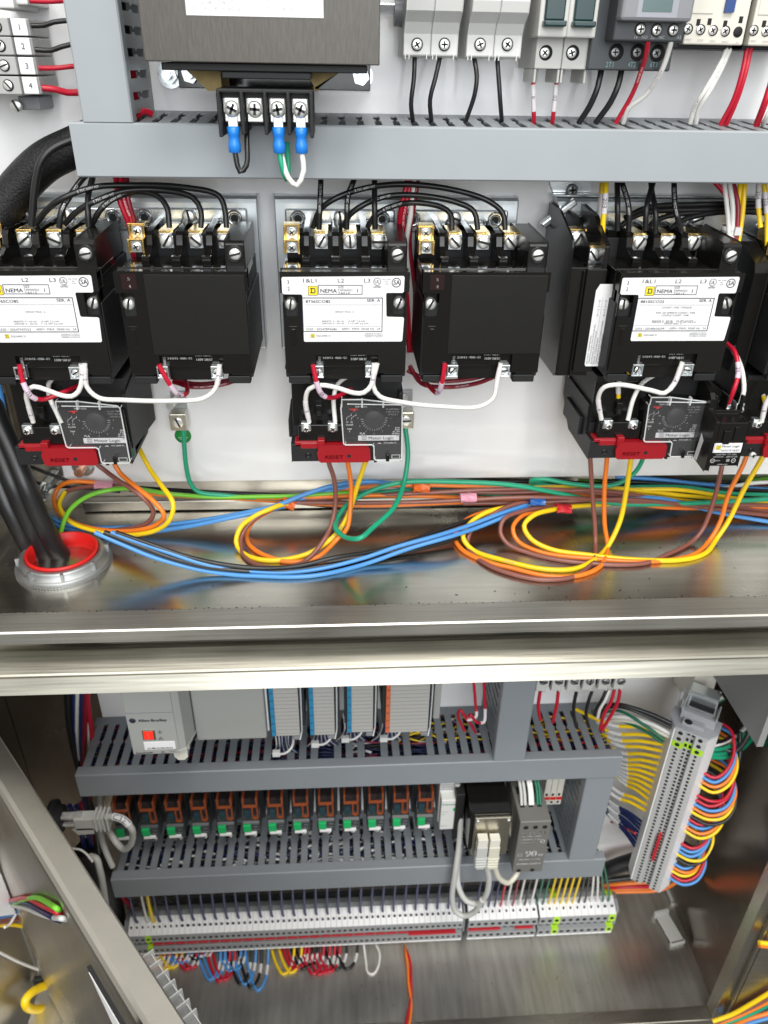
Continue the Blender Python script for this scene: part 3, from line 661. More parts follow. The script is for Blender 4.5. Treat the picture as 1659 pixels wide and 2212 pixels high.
    k2 = MB(); t_('Motor Logic', 730, 669, 22, 'l', 176, k2, -.1001, bold=.00004); t_('TM', 908, 652, 8, 'l', None, k2, -.1001); A = q(701, 660, .1); k2.frame(A[0]-.0018, A[0]+.0018, A[1]-.0015, A[1]+.0016, .00022, -.1001).frame(A[0]-.0008, A[0]+.0008, A[1]-.0009, A[1]+.0009, .0002, -.1001)
    I('lettering', k2, INK, 0, wl)
    dl = MB().lathe((c[0], -.0996, c[1]), (0, -1, 0), [(.0078, 0), (.0078, .0024), (.0070, .003), (.0001, .003)], 32); dd = I('dial', dl, BLKM)
    x_ = MB()
    for an in (.8, 2.35):
        M_ = Matrix.Translation((c[0], 0, c[1])) @ Matrix.Rotation(an, 4, 'Y'); x_.box(-.003, .003, -.1025, -.1028, -.00045, .00045, M_)
    I('dial_slot', x_, HOLE, 0, dd)
    A = q(636, 480, .0998); I('trip_flag', MB().box(A[0]-.001, A[0]+.001, -.0994, -.1001, A[1]-.0009, A[1]+.0012).box(A[0]-.0038, A[0]+.0030, -.0994, -.0999, A[1]+.0004, A[1]+.0010), REDB)
    A = q(850, 765, .1); I('trip_lever', MB().box(A[0]-.0014, A[0]+.0014, -.099, -.1075, A[1]-.0033, A[1]+.0033), BLKG, .0008)
    # transparent hinged cover
    cpoly = [q(a, b_, .106) for a, b_ in [(550, 462), (555, 460), (556, 412), (700, 412), (935, 440), (948, 455), (944, 792), (936, 802), (774, 804), (766, 794), (764, 716), (752, 705), (582, 706), (568, 698)]]
    cv = I('clear_cover', MB().prism(cpoly, -.1050, -.1062, 'xz'), CLEAR)
    ed = MB()
    for i in range(len(cpoly)):
        A = Vector((cpoly[i][0], -.1060, cpoly[i][1])); Bv = Vector((cpoly[(i+1) % len(cpoly)][0], -.1060, cpoly[(i+1) % len(cpoly)][1])); ed.cyl(A, Bv, .00055, n=8)
        if i in (0, 2, 5, 6, 8, 10, 12): ed.cyl(A, A+Vector((0, .006, 0)), .0004, n=6)
    A = q(590, 440, .1062); Bq = q(935, 452, .1062); ed.cyl((A[0], -.1064, A[1]), (Bq[0], -.1064, Bq[1]+.0008), .0005, n=6)
    for zx in (687, 825): A = q(zx, 420, .106); ed.box(A[0]-.0006, A[0]+.0006, -.1035, -.1072, A[1]-.0052, A[1]+.0012)
    A = q(878, 795, .107); ed.frame(A[0], A[0]+.0068, A[1], A[1]+.0035, .0005, -.1068)
    I('cover_rim', ed, CLEARE, 0, cv)
    return T
overload(CXS[0]+.0015, 'overload relay with red reset bar under the contactor cut off at the left edge', ['9', '8', '7', '6', '5', '4', '3'])
overload(CX3, 'middle overload relay with red reset bar and dial numbered 3 to 9', ['9', '8', '7', '6', '5', '4', '3'])
overload(CXS[4], 'overload relay with dial numbered 6 to 18, left of the remote reset', ['18', '16', '14', '12', '10', '8', '6'], 0, 'SF820')
overload(CXS[5]-.003, 'overload relay cut off by the right edge, right of the remote reset', ['18', '16', '14', '12', '10', '8', '6'], 0, 'SF820')

# remote reset unit
a = P(1549, 912, .128); bq = P(1616, 920, .128); zb = P(1560, 1019, .128).z
RR = thing('remote_reset', 'black remote reset module with a white name plate, between the two right overload relays', 'reset module', ((a.x+bq.x)/2, 0, zb))
x0, x1 = a.x-.001, bq.x+.001
IR = lambda nm, mb, m, bev=0, par=None: mb.obj(nm, m, par or RR, RR.location, bev)
b = MB(); zt = P(1543, 853, .11).z; zm = P(1580, 912, .128).z
b.prism([(-.02, -.236), (-.05, -.206), (-.07, -.2085), (-.108, zt+.001), (-.112, zt-.003), (-.112, zm+.004), (-.128, zm), (-.128, zb+.001), (-.02, zb+.012)], x0, x0+.004, 'yz')
b.prism([(-.02, -.25), (-.1, zt-.012), (-.112, zt-.012), (-.112, zm), (-.127, zm-.001), (-.127, zb+.0045), (-.02, zb+.014)], x0+.004, x1, 'yz')
b.box(x0+.004, x0+.006, -.1, -.1125, zm, zt).box(x0+.0135, x0+.0148, -.1, -.1125, zm, zt).box(x1-.002, x1, -.1, -.1125, zm, zt)
b.box(x0+.009, x0+.015, -.127, -.1285, zm-.019, zm-.007).box(x1-.010, x1-.0065, -.127, -.1282, zm-.016, zm-.004)
b.box(x1, x1+.009, -.05, -.112, zm-.034, zm-.02)
IR('body', b, BLK, .0008)
p = P(1625, 982, .112); screw('screw', RR, (p.x, -.1122, p.z), .0026, RR.location, phil=True)
for (ox, oy) in ((1568, 882), (1597, 880)):
    p = P(ox, oy, .106); z_ = MB().box(p.x-.0035, p.x+.0035, -.098, -.1075, p.z-.004, p.z+.004); IR('clamp_plate', z_, ZINC, .001); screw('screw', RR, (p.x, -.1076, p.z-.001), .0027, RR.location, phil=True)
A = P(1535, 977, .1284); Bq = P(1616, 957, .1284); zl = P(1570, 1008, .1284).z; S = .00011
xa, xb = x0+.0035, x1-.0015
wl = IR('name_plate', MB().box(xa, xb, -.128, -.1284, A.z-.0005, Bq.z), LBL); k = MB(); yb = MB(); Y = -.1286
hh = Bq.z-A.z+.0005; logo(yb, k, xa+.0036, A.z+hh/2, .0038, Y+.00003)
k.text('Motor Logic', xa+.0064, A.z+hh*.52, .0018, Y, 'l', .0140, bold=.00007).text('REMOTE RESET', xa+.0064, A.z+hh*.08, .0016, Y, 'l', .0148)
IR('lettering', k, INK, 0, wl); IR('logo_mark', yb, YLW, 0, wl)
k = MB(); xm = (xa+xb)/2; k.text('CLASS 9999  TYPE RR04', xm, A.z-.0026, .0013, Y, 'c', .0165, bold=.00006).text('110/120 VAC   50/60 HZ INT', xm, A.z-.0046, .0013, Y, 'c', .0195, bold=.00006)
k.ring((xa+.0015, A.z-.0074), .0018, .0015, Y).text('UL', xa+.0015, A.z-.0080, .0014, Y, 'c', bold=.00005).text('LISTED', xa+.0036, A.z-.0078, .0011, Y, 'l', .004, bold=.00006).ring((xb-.004, A.z-.0074), .0018, .0015, Y).text('SA', xb-.004, A.z-.0080, .0012, Y, 'c', bold=.00005)
k.frame(xm+.0015, xm+.0038, A.z-.0082, A.z-.0060, .0002, Y).text('24', xm+.00265, A.z-.0077, .0012, Y, 'c').text('ASSEMB IN MEX', xm-.001, A.z-.0112, .0010, Y, 'c', .0085, bold=.00005)
IR('lettering', k, INKW)
sl = MB(); sl.prism([(-.1085, zb+.003), (-.1135, zb+.003), (-.1165, zb+.022), (-.1115, zb+.026)], x0-.0004, x0-.0001, 'yz'); IR('date_sticker', sl, LBLS)
# ================================================================ devices above the long duct
def box_part(p0, p1, d0, d1, m, nm, root, bev=.0006, mb=None):
    mb = mb or MB(); B(mb, p0, p1, d0, d1); return mb.obj(nm, m, root, root.location, bev)
def zf(oy, d, ox=829): return P(ox, oy, d).z
# transformer
x0, x1, zb, _ = rc((305, 10), (820, 137), .12); x1 = P(820, 139, .12).x
TR = thing('transformer', 'large control transformer with dark laminated iron core and white rating label', 'transformer', ((x0+x1)/2, 0, zb-.02))
I = lambda nm, mb, m, bev=0, par=None: mb.obj(nm, m, par or TR, TR.location, bev)
I('iron_core', MB().box(x0, x1, -.035, -.12, zb, .11), IRON, .0006)
I('end_bell', MB().box(x0+.008, x1-.007, -.02, -.112, zb-.0045, zb-.0002), BLKM, .0006)
z0 = zf(197, .004); xa = P(386, 180, .004).x; xb = P(800, 180, .004).x
I('base_foot', MB().box(xa, xb, -.001, -.004, z0, .03), BLKG, .0005)
for (xx, w_) in ((P(448, 170, .06).x, 1), (P(695, 170, .06).x, -1)):
    c_ = MB().prism([(xx-.010, -.0045+zb), (xx+.010, -.0045+zb), (xx+.010*w_, zb-.0155), (xx+.002*w_, zb-.0155)], -.03, -.075, 'xz'); I('coil_paper', c_, PAPER, .0008)
for (ox, oy, d) in ((363, 162, .010), (410, 160, .010), (780, 165, .012)):
    p = P(ox, oy, d); b_ = MB().cyl((p.x, -.001, p.z), (p.x, -.010, p.z), .0062, n=6, smooth=False).cyl((p.x, -.001, p.z), (p.x, -.0025, p.z), .009).cyl((p.x, -.01, p.z), (p.x, -.018, p.z), .0032); I('bolt', b_, ZINC, .0004)
a = P(403, 36, .1205); b2 = P(699, 39, .1205); I_l = I('rating_label', MB().box(a.x, b2.x, -.12, -.1204, b2.z, .06), LBL)
k = MB(); Y = -.1206; sx = (b2.x-a.x)/296
def tt(s, ox, oy, h, w, al='l'): p = P(ox, oy, .1206); k.text(s, p.x, p.z, h, Y, al, w*sx)
tt('23-08  107821', 430, 8, .0017, 66); tt('X2', 498, 3, .0015, 12); tt('ISC-CLASS 180 (H) INSULATION', 415, 21, .0019, 127); tt('X2', 415, 29, .0016, 10); tt('X1', 577, 3, .0016, 10); tt('110', 612, 12, .0017, 14); tt('115', 636, 12, .0017, 14); tt('120', 660, 12, .0017, 14); tt('TT50D1 230580004', 560, 22, .0018, 72); tt('X1', 665, 30, .0016, 9)
I('lettering', k, INKL, 0, I_l)
# transformer terminal block
dT = .118; xa, xb = P(472, 240, dT).x, P(677, 240, dT).x
tb = MB(); zt_ = zf(172, dT); zb_ = zf(299, dT); za = zf(205, dT); zm = zf(262, dT)
tb.box(xa+.003, xb-.001, -.07, -.112, zb-.0047, zt_-.001); tb.box(xa, xb, -.08, -.1125, zm, za+.0015); tb.box(xa, xb, -.08, -.122, za, zt_-.006)
for i in range(5):
    xx = xa+(xb-xa-.0022)*i/4; tb.box(xx, xx+.0022, -.08, -.124, zb_ if i in (0, 4) else zb_+.0015, za+.001)
I('terminal_block', tb, BLKM, .0006)
TSX = []
for i in range(4):
    xc = xa+(xb-xa-.0022)*(i+.5)/4+.0011; TSX.append(xc); zc = zf(240, .116)
    pl = I('clamp_plate', MB().box(xc-.0048, xc+.0048, -.1127, -.1150, zc-.0072, zc+.0062).box(xc-.0050, xc-.0040, -.1150, -.1175, zc-.002, zc+.006).box(xc+.0040, xc+.0050, -.1150, -.1175, zc-.002, zc+.006), SCRW, .0008)
    screw('screw', TR, (xc, -.1150, zc), .0048, TR.location, phil=True, h=.0032)
zc = zf(240, .116)
def fork(root, xc):
    f_ = MB().box(xc-.003, xc+.003, -.1152, -.1165, zc-.011, zc-.004); f_.obj('fork_tongue', SCRW, root, root.location, .0004)
    c_ = MB().lathe((xc, -.1170, zc-.0095), (0, 0, -1), [(.0015, 0), (.0037, .0002), (.0037, .0045), (.0032, .0055), (.0032, .0085), (.0037, .0095), (.0037, .0145), (.0030, .015)], 16)
    c_.v = [Vector((xc+(v.x-xc)*1.05, v.y, v.z)) for v in c_.v]; c_.obj('crimp_terminal', CRIMP, root, root.location)
def vloop(xc, pts, col, label):
    o = wire(col, [Vector((xc, -.117, zc-.020)), Vector((xc+.0003, -.118, zc-.026))]+[Vector(p) for p in pts], label, r=.0017); fork(o, xc)
vloop(TSX[0], [(TSX[0]+.0025, -.119, zc-.0355), (TSX[0]+.0065, -.117, zc-.032), (TSX[0]+.0072, -.110, zc-.018), (TSX[0]+.007, -.100, zc-.006)], 'black', 'short black wire with blue crimp on the leftmost transformer terminal')
vloop(TSX[2], [(TSX[2]+.0015, -.119, zc-.033), (TSX[2]+.0035, -.117, zc-.0395), (TSX[2]+.0045, -.108, zc-.036), (TSX[2]+.004, -.0995, zc-.02)], 'green', 'short green wire with blue crimp on the third transformer terminal')
vloop(TSX[3], [(TSX[3]+.001, -.120, zc-.034), (TSX[3]-.0035, -.121, zc-.043), (TSX[3]-.009, -.120, zc-.0385), (TSX[3]-.0125, -.1165, zc-.027), (TSX[3]-.0135, -.108, zc-.015), (TSX[3]-.013, -.100, zc-.006)], 'white', 'white wire loop with blue crimp on the rightmost transformer terminal')

# fuse holders
def fuse_holder(xs, zb, label, scr):
    T = thing('fuse_holder', label, 'fuse holder', ((xs[0]+xs[-1])/2, 0, zb), 'light grey two-pole fuse holders')
    I = lambda nm, mb, m, bev=0: mb.obj(nm, m, T, T.location, bev)
    for i in range(len(xs)-1):
        b = MB(); a, c = xs[i]+.0001, xs[i+1]-.0001
        b.prism([(-.002, zb+.002), (-.048, zb), (-.0515, zb+.001), (-.0520, zb+.0135), (-.0565, zb+.020), (-.066, zb+.026), (-.068, zb+.032), (-.068, .09), (-.002, .09)], a, c, 'yz')
        I('housing', b, GREYL, .0009)
        I('window', MB().box(a+.0022, c-.0018, -.0675, -.0684, zb+.0345, .08), mat('fuse_window', (.52, .53, .55), .3), .0008)
        n_ = MB()
        for dx in (.001, .0035, c-a-.003): n_.box(a+dx, a+dx+.0006, -.05, -.0524, zb-.0012, zb+.002)
        I('vent', n_, GREYL)
        p = P(scr[i], 96, .052); w_ = MB().lathe((p.x, -.0522, p.z), (0, -1, 0), [(.0040, 0), (.0038, .0004), (.0036, .0003), (.0001, .0002)], 24); I('screw_well', w_, HOLE)
        screw('screw', T, (p.x, -.0524, p.z), .0033, T.location, phil=True, h=.0008)
zb = zf(124, .052, 930)
fuse_holder([P(x, 124, .052).x for x in (871, 930, 988)], zb, 'light grey two-pole fuse holder nearest the transformer', (901, 960))
fuse_holder([P(x, 124, .052).x for x in (1006, 1065, 1124)], zb, 'light grey two-pole fuse holder next to the teal-switched breaker', (1037, 1096))
PT = thing('conduit_bolt', 'zinc bolt and grey grommet beside the right edge of the transformer core', 'bolt', (.05, 0, .03))
p = P(845, 22, .03); m_ = MB().cyl((p.x-.012, -.03, p.z+.002), (p.x+.002, -.03, p.z+.002), .005, n=6, smooth=False); m_.obj('bolt_head', ZINC, PT, PT.location, .0005)
MB().cyl((p.x+.002, -.03, p.z), (p.x+.013, -.03, p.z), .0095).obj('grommet', MGREY, PT, PT.location, .001)

# two-pole circuit breaker
BK = thing('circuit_breaker', 'white two-pole circuit breaker with dark teal toggles', 'breaker', (.15, 0, zf(180, .055, 1200)))
I = lambda nm, mb, m, bev=0, par=None: mb.obj(nm, m, par or BK, BK.location, bev)
zb, zm = zf(180, .055, 1200), zf(72, .055, 1200)
for i in range(2):
    a = P(1154+58*i, 150, .055).x; c = P(1211+58*i, 150, .055).x
    b = MB(); b.box(a, c, -.002, -.0550, zb+.0085, .09).box(a+.0002, a+.0018, -.02, -.0546, zb, zb+.0084).box(c-.0018, c-.0002, -.02, -.0546, zb, zb+.0084)
    I('lower_housing', b, BEIGE, .0007)
    b = MB(); a2 = P(1165+63*i, 40, .068).x; c2 = P(1228+63*i, 40, .068).x; b.box(a2, c2, -.04, -.068, zf(73, .068), .09)
    I('upper_housing', b, BEIGE, .001)
    t = MB(); t.box(a2+.0022, c2-.0022, -.066, -.0745, zf(50, .07), zf(36, .07)).box(a2+.003, c2-.003, -.066, -.0705, zf(36, .07), .07); I('toggle', t, TEAL, .001)
    p = P((1179, 1237)[i], 114, .055); w_ = MB().lathe((p.x, -.0552, p.z), (0, -1, 0), [(.0046, 0), (.0044, .0003), (.0001, .0002)], 24); I('screw_well', w_, HOLE); screw('screw', BK, (p.x-.0008, -.0554, p.z), .0032, BK.location, h=.0008, phil=True)
# dark monitoring relay
MR = thing('monitoring_relay', 'dark grey relay marked 2T1 4T2 6T3 with a transparent window, right of the breaker', 'relay', (.2, 0, zf(153, .06, 1360)))
I = lambda nm, mb, m, bev=0, par=None: mb.obj(nm, m, par or MR, MR.location, bev)
a, c, z0_, z1_ = rc((1272, 92), (1452, 153), .06); I('lower_housing', MB().box(a, c, -.002, -.06, z0_, .09), DGREY, .001)
a2, c2, z2_, z3_ = rc((1326, 48), (1478, 90), .078); I('upper_housing', MB().box(a2, c2, -.05, -.078, z2_, .09), DGREY, .001)
a3, c3, z4_, _ = rc((1343, 0), (1499, 46), .088); I('window', MB().box(a3, c3, -.077, -.088, z4_, .08), MGREY, .002); I('display', MB().box(a3+.013, a3+.032, -.0878, -.0884, z4_+.005, .08), mat('lcd_teal', (.09, .14, .145), .25)); I('window_frame', MB().box(a3+.010, a3+.036, -.0878, -.0881, z4_+.002, .08), mat('window_rim', (.3, .31, .35), .3))
for ox, oy in ((1383, 63), (1418, 65), (1454, 65)):
    p = P(ox, oy, .078); I('screw_well', MB().lathe((p.x, -.0782, p.z), (0, -1, 0), [(.0038, 0), (.0036, .0003), (.0001, .0002)], 20), HOLE); screw('screw', MR, (p.x, -.0784, p.z), .0030, MR.location, phil=True, h=.001)
for ox, oy in ((1331, 113), (1378, 113), (1420, 115)):
    p = P(ox, oy, .060); I('screw_well', MB().lathe((p.x, -.0602, p.z), (0, -1, 0), [(.0052, 0), (.0050, .0003), (.0001, .0002)], 20), HOLE); screw('screw', MR, (p.x-.0008, -.0604, p.z), .0028, MR.location, phil=True, h=.0006, m=CASTZ)
k = MB()
for s, ox in (('2T1', 1316), ('4T2', 1364), ('6T3', 1411)): p = P(ox, 145, .0602); k.text(s, p.x, p.z, .0030, -.0603, 'c', .0052)
I('lettering', k, INKT)
k = MB()
for s, ox in (('14', 1373), ('NO', 1392), ('22', 1409), ('NC', 1429), ('A2', 1466)): p = P(ox, 84, .0782); k.text(s, p.x, p.z, .0018, -.0783, 'c')
I('lettering', k, INKL)
# cream contactors with black base
def cream(a, c, label, n):
    z0 = zf(97, .06, 1540); T = thing('mini_contactor', label, 'contactor', ((a+c)/2, 0, z0-.002), 'ivory mini contactors')
    I = lambda nm, mb, m, bev=0: mb.obj(nm, m, T, T.location, bev)
    I('base', MB().box(a-.008, c+.0045, -.002, -.052, z0-.0025, .09), BLKM, .0008); I('housing', MB().box(a, c, -.03, -.06, z0, .09), IVORY, .001)
    I('top_plate', MB().box(a+.002, a+.0165, -.059, -.0606, zf(14, .06), .09), IVORY, .0004)
    if n > 1: I('blue_slider', MB().box(a+.0235, a+.0298, -.0595, -.0622, zf(10, .06), .05), mat('slider_blue', (.02, .06, .22), .4))
    h = MB()
    for dx, oy in ((.0065, 32), (.0140, 30), (.0250, 34), (.0352, 24), (.0345, 48)):
        if dx < c-a-.002: z = zf(oy, .06); h.box(a+dx, a+dx+.0026, -.0598, -.0602, z-.0022, z+.0016)
    I('slot', h, HOLE); k = MB(); k2 = MB()
    for i in range(5):
        xc = a+.0018+i*.0086
        if xc > c: break
        z = zf(64+i, .06, 1540)
        I('screw_well', MB().lathe((xc, -.0602, z), (0, -1, 0), [(.0032, 0), (.003, .0003), (.0001, .0002)], 18), HOLE)
        if i < 4: screw('screw', T, (xc-.0006, -.0604, z), .0026, T.location, phil=True, h=.0008)
        k2.text(('14NO', '22NC', '32NC', '44NO', 'A1')[i], xc+.001, z-.0066, .0013, -.0603, 'c')
    k2.text('1.2 Nm MAX', a+.0205, zf(50, .06), .0011, -.0603, 'c').text('82/04', a+.010, zf(47, .06), .0013, -.0603, 'c')
    I('lettering', k2, INKL)
a, c, _, _ = rc((1481, 30), (1611, 97), .06); cream(a, c, 'ivory mini contactor with blue slider, right of the dark monitoring relay', 5)
cream(P(1624, 60, .06).x, P(1760, 60, .06).x, 'ivory mini contactor cut off by the right edge of the photo', 1)

# numbered terminal blocks at the top left
mat('terminal_pale_grey', (.40, .40, .395), .5)
for i, oy in enumerate((38, 79.5, 122, 164.5)):
    zt_ = zf(oy, .05, 50); zb_ = zf(oy+40.5, .05, 50); xr = -.1990
    T = thing('terminal_block', 'grey screw terminal block marked %d at the top left' % (i+1), 'terminal block', (xr-.015, 0, zb_), 'numbered terminal blocks at the top left')
    I = lambda nm, mb, m, bev=0, par=None: mb.obj(nm, m, par or T, T.location, bev)
    I('housing', MB().box(xr-.060, xr-.012, -.005, -.0495, zb_+.0002, zt_-.0002).box(xr-.026, xr-.0112, -.03, -.0500, zb_+.0002, zt_-.0002).box(xr-.012, xr, -.005, -.044, zb_+.0003, zt_-.0003), MATS['terminal_pale_grey'], .0005)
    tg = I('number_tag', MB().box(xr-.0105, xr-.0005, -.044, -.0475, zb_+.0004, zt_-.0004), LBL, .0006)
    I('lettering', MB().text(str(i+1), xr-.0052, (zb_+zt_)/2-.0016, .0034, -.0478, 'c'), INK, 0, tg)
    z = (zb_+zt_)/2; I('screw_well', MB().lathe((xr-.019, -.0502, z), (0, -1, 0), [(.0036, 0), (.0034, .0004), (.0001, .0002)], 20), HOLE); screw('screw', T, (xr-.0192, -.0504, z), .0029, T.location, h=.0006)
    I('recess', MB().box(xr-.034, xr-.0285, -.049, -.0498, zb_+.002, zt_-.002), HOLE)
T = thing('end_clamp', 'grey end clamp with a screw below the four numbered terminal blocks', 'end clamp', (-.21, 0, zf(240, .03, 60)))
B(MB(), (40, 208), (86, 238), 0, .03).obj('clamp_body', MGREY, T, T.location, .001); p = P(36, 228, .035); screw('screw', T, (p.x, -.0352, p.z), .004, T.location)
o = B(B(MB(), (-30, -20), (28, 18), 0, .05), (26, -20), (58, 10), 0, .044).obj('terminal_block', GREYL, None, center=True, bevel=.001); tag(o, 'grey terminal block cut off by the top left corner of the photo', 'terminal block')

# ================================================================ wires: pixel paths on measured depths
def W(col, s, ds, label, r=.0016, zmin=None, **kw):
    v = [float(t) for t in s.split()]; pts = [(v[i], v[i+1]) for i in range(0, len(v), 2)]
    n = len(pts); out = []
    for i, (x, y) in enumerate(pts):
        t = i/(n-1)*(len(ds)-1); j = min(int(t), len(ds)-2); d = ds[j]+(ds[j+1]-ds[j])*(t-j); p = P(x, y, d)
        fz = FZ if zmin is None else zmin
        if y < 1420 and p.z < fz+r: p = PZ(x, y, fz+r)
        elif y > 1480 and p.z < LZ+r: p = PZ(x, y, LZ+r)
        out.append(p)
    return wire(col, smooth(out), label, r, raw=True, **kw)
# left blocks
W('black', '67 55 95 55 115 48 160 43', [.04, .03], 'upper black wire running from the numbered blocks to the vertical duct')
W('black', '75 107 110 109 130 102 165 93', [.04, .03], 'lower black wire running from the numbered blocks to the vertical duct')
W('red', '81 147 120 147 165 142', [.04, .03], 'upper red wire running from the numbered blocks to the vertical duct')
W('red', '88 190 120 193 145 200 175 199', [.04, .03], 'lower, thicker red wire running from the numbered blocks to the vertical duct', r=.0022)
W('red', '58 1 100 3 145 1', [.04, .03], 'red wire at the very top left edge running to the vertical duct')
# drops into the duct
G = 'black wires dropping from the fuse holders'
W('black', '896 122 894 170 888 225 892 262', [.045, .05, .05, .045], 'black wire under the leftmost fuse holder pole', group=G)
W('black', '951 122 940 170 929 215 932 262', [.045, .05, .05, .045], 'black wire under the second fuse holder pole from the left', group=G)
W('black', '1024 125 1030 165 1025 205 1006 262', [.045, .05, .05, .045], 'black wire bending left under the third fuse holder pole', group=G)
W('black', '1074 126 1078 180 1081 225 1084 262', [.045, .05, .05, .045], 'black wire under the fourth fuse holder pole', group=G)
W('red', '1152 165 1152 200 1153 240 1153 265', [.045, .045, .04], 'left red wire under the breaker, with pale sleeve', marks=[(.42, .0125, '101')])
W('red', '1203 165 1200 200 1196 240 1193 265', [.045, .045, .04], 'right red wire under the breaker, with pale sleeve', marks=[(.42, .0125, '102')])
W('black', '1299 150 1292 185 1276 225 1250 266', [.05, .055, .045], 'left one of two thick black wires under the dark monitoring relay', r=.0021)
W('black', '1343 150 1335 185 1318 222 1286 266', [.05, .055, .045], 'right one of two thick black wires under the dark monitoring relay', r=.0021)
W('red', '1400 88 1396 115 1386 150 1366 203 1330 266', [.076, .07, .055, .045], 'red printed wire from the monitoring relay to the duct', prints=[(.4, 'TTW OR AWM')])
W('white', '1450 88 1443 115 1426 160 1393 207 1359 233 1346 266', [.076, .07, .055, .045], 'white printed wire from the monitoring relay to the duct', r=.0017, prints=[(.4, 'AWG AWG CSA')])
W('white', '1572 98 1555 140 1520 200 1500 232 1491 266', [.05, .055, .045], 'left white wire under the ivory contactor', r=.0017, prints=[(.75, 'OR MTW 0')])
W('white', '1580 98 1560 145 1528 205 1510 235 1503 266', [.05, .055, .045], 'right white wire under the ivory contactor', r=.0017, prints=[(.3, 'TW 2 LINE-OR')])
W('red', '1615 98 1605 150 1585 215 1556 270', [.05, .055, .045], 'left red wire of the pair dropping right of the ivory contactor', r=.0017)
W('red', '1623 98 1612 150 1594 210 1568 270', [.05, .055, .045], 'right red wire of the pair dropping right of the ivory contactor', r=.0017)
W('red', '1672 160 1655 215 1634 270', [.05, .055, .045], 'red wire entering the duct at the right edge of the photo', r=.0024)
W('white', '1680 220 1660 245 1648 270', [.05, .055, .045], 'white wire entering the duct at the right edge of the photo')
W('red', '290 258 300 246 312 240 328 246', [.05, .04], 'red wire turning inside the corner where the two grey ducts meet', r=.0022)
for i, (ox, oy) in enumerate(((262, 5), (270, 52), (276, 100), (285, 152), (290, 203))):
    W('red' if i > 2 else 'black', '%d %d %d %d %d %d' % (ox-8, oy-22, ox, oy, ox+3, oy+24), [.035, .03], ('black', 'black', 'black', 'red', 'red')[i]+' wire seen through a slot of the vertical duct', r=.003, group='wires inside the vertical duct')
# thick sleeve and cables at left
W('black', '200 300 160 318 100 348 45 400 0 462 -40 560', [.03, .035, .035, .04, .045], 'thick black braided sleeve curving out from behind the duct at the left', r=.0135, name='braided_cable', cat='cable', m=SLEEVE, n=20)
W('black', '200 290 155 302 112 322 88 350 76 400 68 488', [.05, .06, .062], 'black wire leaving the braided sleeve for the left contactor', r=.0026)
# feeds to starters
for i, (s, t, l) in enumerate((
    ('195 370 180 384 150 425 133 455 128 492', .0022, 'printed black wire dropping to the second terminal of the left contactor'),
    ('200 370 200 384 191 420 190 455 192 490', .0022, 'black wire dropping to the third terminal of the left contactor'),
    ('693 375 693 392 691 440 689 495', .0021, 'straight black wire dropping to terminal 1&L1 of the middle contactor'),
    ('770 375 763 393 751 430 749 495', .0021, 'black wire dropping to terminal L2 of the middle contactor'),
    ('809 375 809 392 809 440 810 495', .0021, 'black wire dropping to terminal L3 of the middle contactor'),
    ('1334 375 1333 395 1334 440 1334 498', .0021, 'black wire dropping left into terminal 1&L1 of the 8810 contactor'),
    ('1340 375 1344 395 1358 447 1358 500', .0021, 'black wire bending right into terminal 1&L1 of the 8810 contactor'),
    ('1418 375 1411 395 1397 447 1394 498', .0021, 'black wire dropping left into terminal L2 of the 8810 contactor'),
    ('1405 375 1408 413 1416 457 1416 503', .0021, 'black wire dropping right into terminal L2 of the 8810 contactor'),
    ('1456 375 1456 395 1459 447 1472 502', .0021, 'black printed wire into terminal L3 of the 8810 contactor'))):
    W('black', s, [.03, .04, .056, .057], l, r=t, prints=[(.55, 'CSA TEW 105C 600V')] if i in (0, 2, 3, 6, 9) else ())
for s, l in (('78 484 100 455 133 430 200 405 283 400 400 405 473 423 486 455 489 492', 'outermost black jumper arching over the left pair of contactors'),
             ('140 484 165 458 200 437 267 413 350 411 417 427 434 455 434 492', 'middle black jumper arching over the left pair of contactors'),
             ('198 486 212 460 233 437 290 414 340 423 360 447 366 492', 'innermost black jumper arching over the left pair of contactors'),
             ('676 492 690 455 720 431 786 407 870 398 970 408 1053 433 1086 460 1091 497', 'outermost black jumper arching over the middle pair of contactors'),
             ('742 490 755 465 786 442 836 424 903 422 986 437 1024 457 1032 497', 'middle black jumper arching over the middle pair of contactors'),
             ('794 490 808 468 836 450 886 438 953 447 974 463 976 497', 'innermost black jumper arching over the middle pair of contactors')):
    W('black', s, [.05, .055, .045, .05, .056], l, r=.0021, prints=[(.3, 'E 75C 600V MT')])
for s, l in (('1339 490 1365 470 1406 457 1506 453 1600 450 1690 446', 'upper black jumper running right behind the 8810 contactor terminals'),
             ('1396 496 1415 478 1450 465 1540 458 1690 455', 'middle black jumper running right behind the 8810 contactor terminals'),
             ('1446 496 1470 478 1510 465 1580 457 1690 462', 'lower black jumper running right behind the 8810 contactor terminals'),
             ('1350 470 1400 448 1500 442 1690 438', 'black wire crossing the top of the right-hand base plate')):
    W('black', s, [.045, .04, .035, .035], l, r=.0021)
for k_, (s, c_) in enumerate((('250 370 250 386 258 432 280 490 287 540 290 575', 'red'), ('262 370 262 386 268 432 288 490 292 540 292 575', 'red'), ('272 370 273 386 277 432 292 485 297 540 295 575', 'dkred'))):
    W(c_, s, [.035, .045, .03], ('left', 'middle', 'right')[k_]+' wire of the red bundle between the left contactors', r=.0020, prints=[(.3, '75C OR AWG 600V')] if k_ == 1 else ())
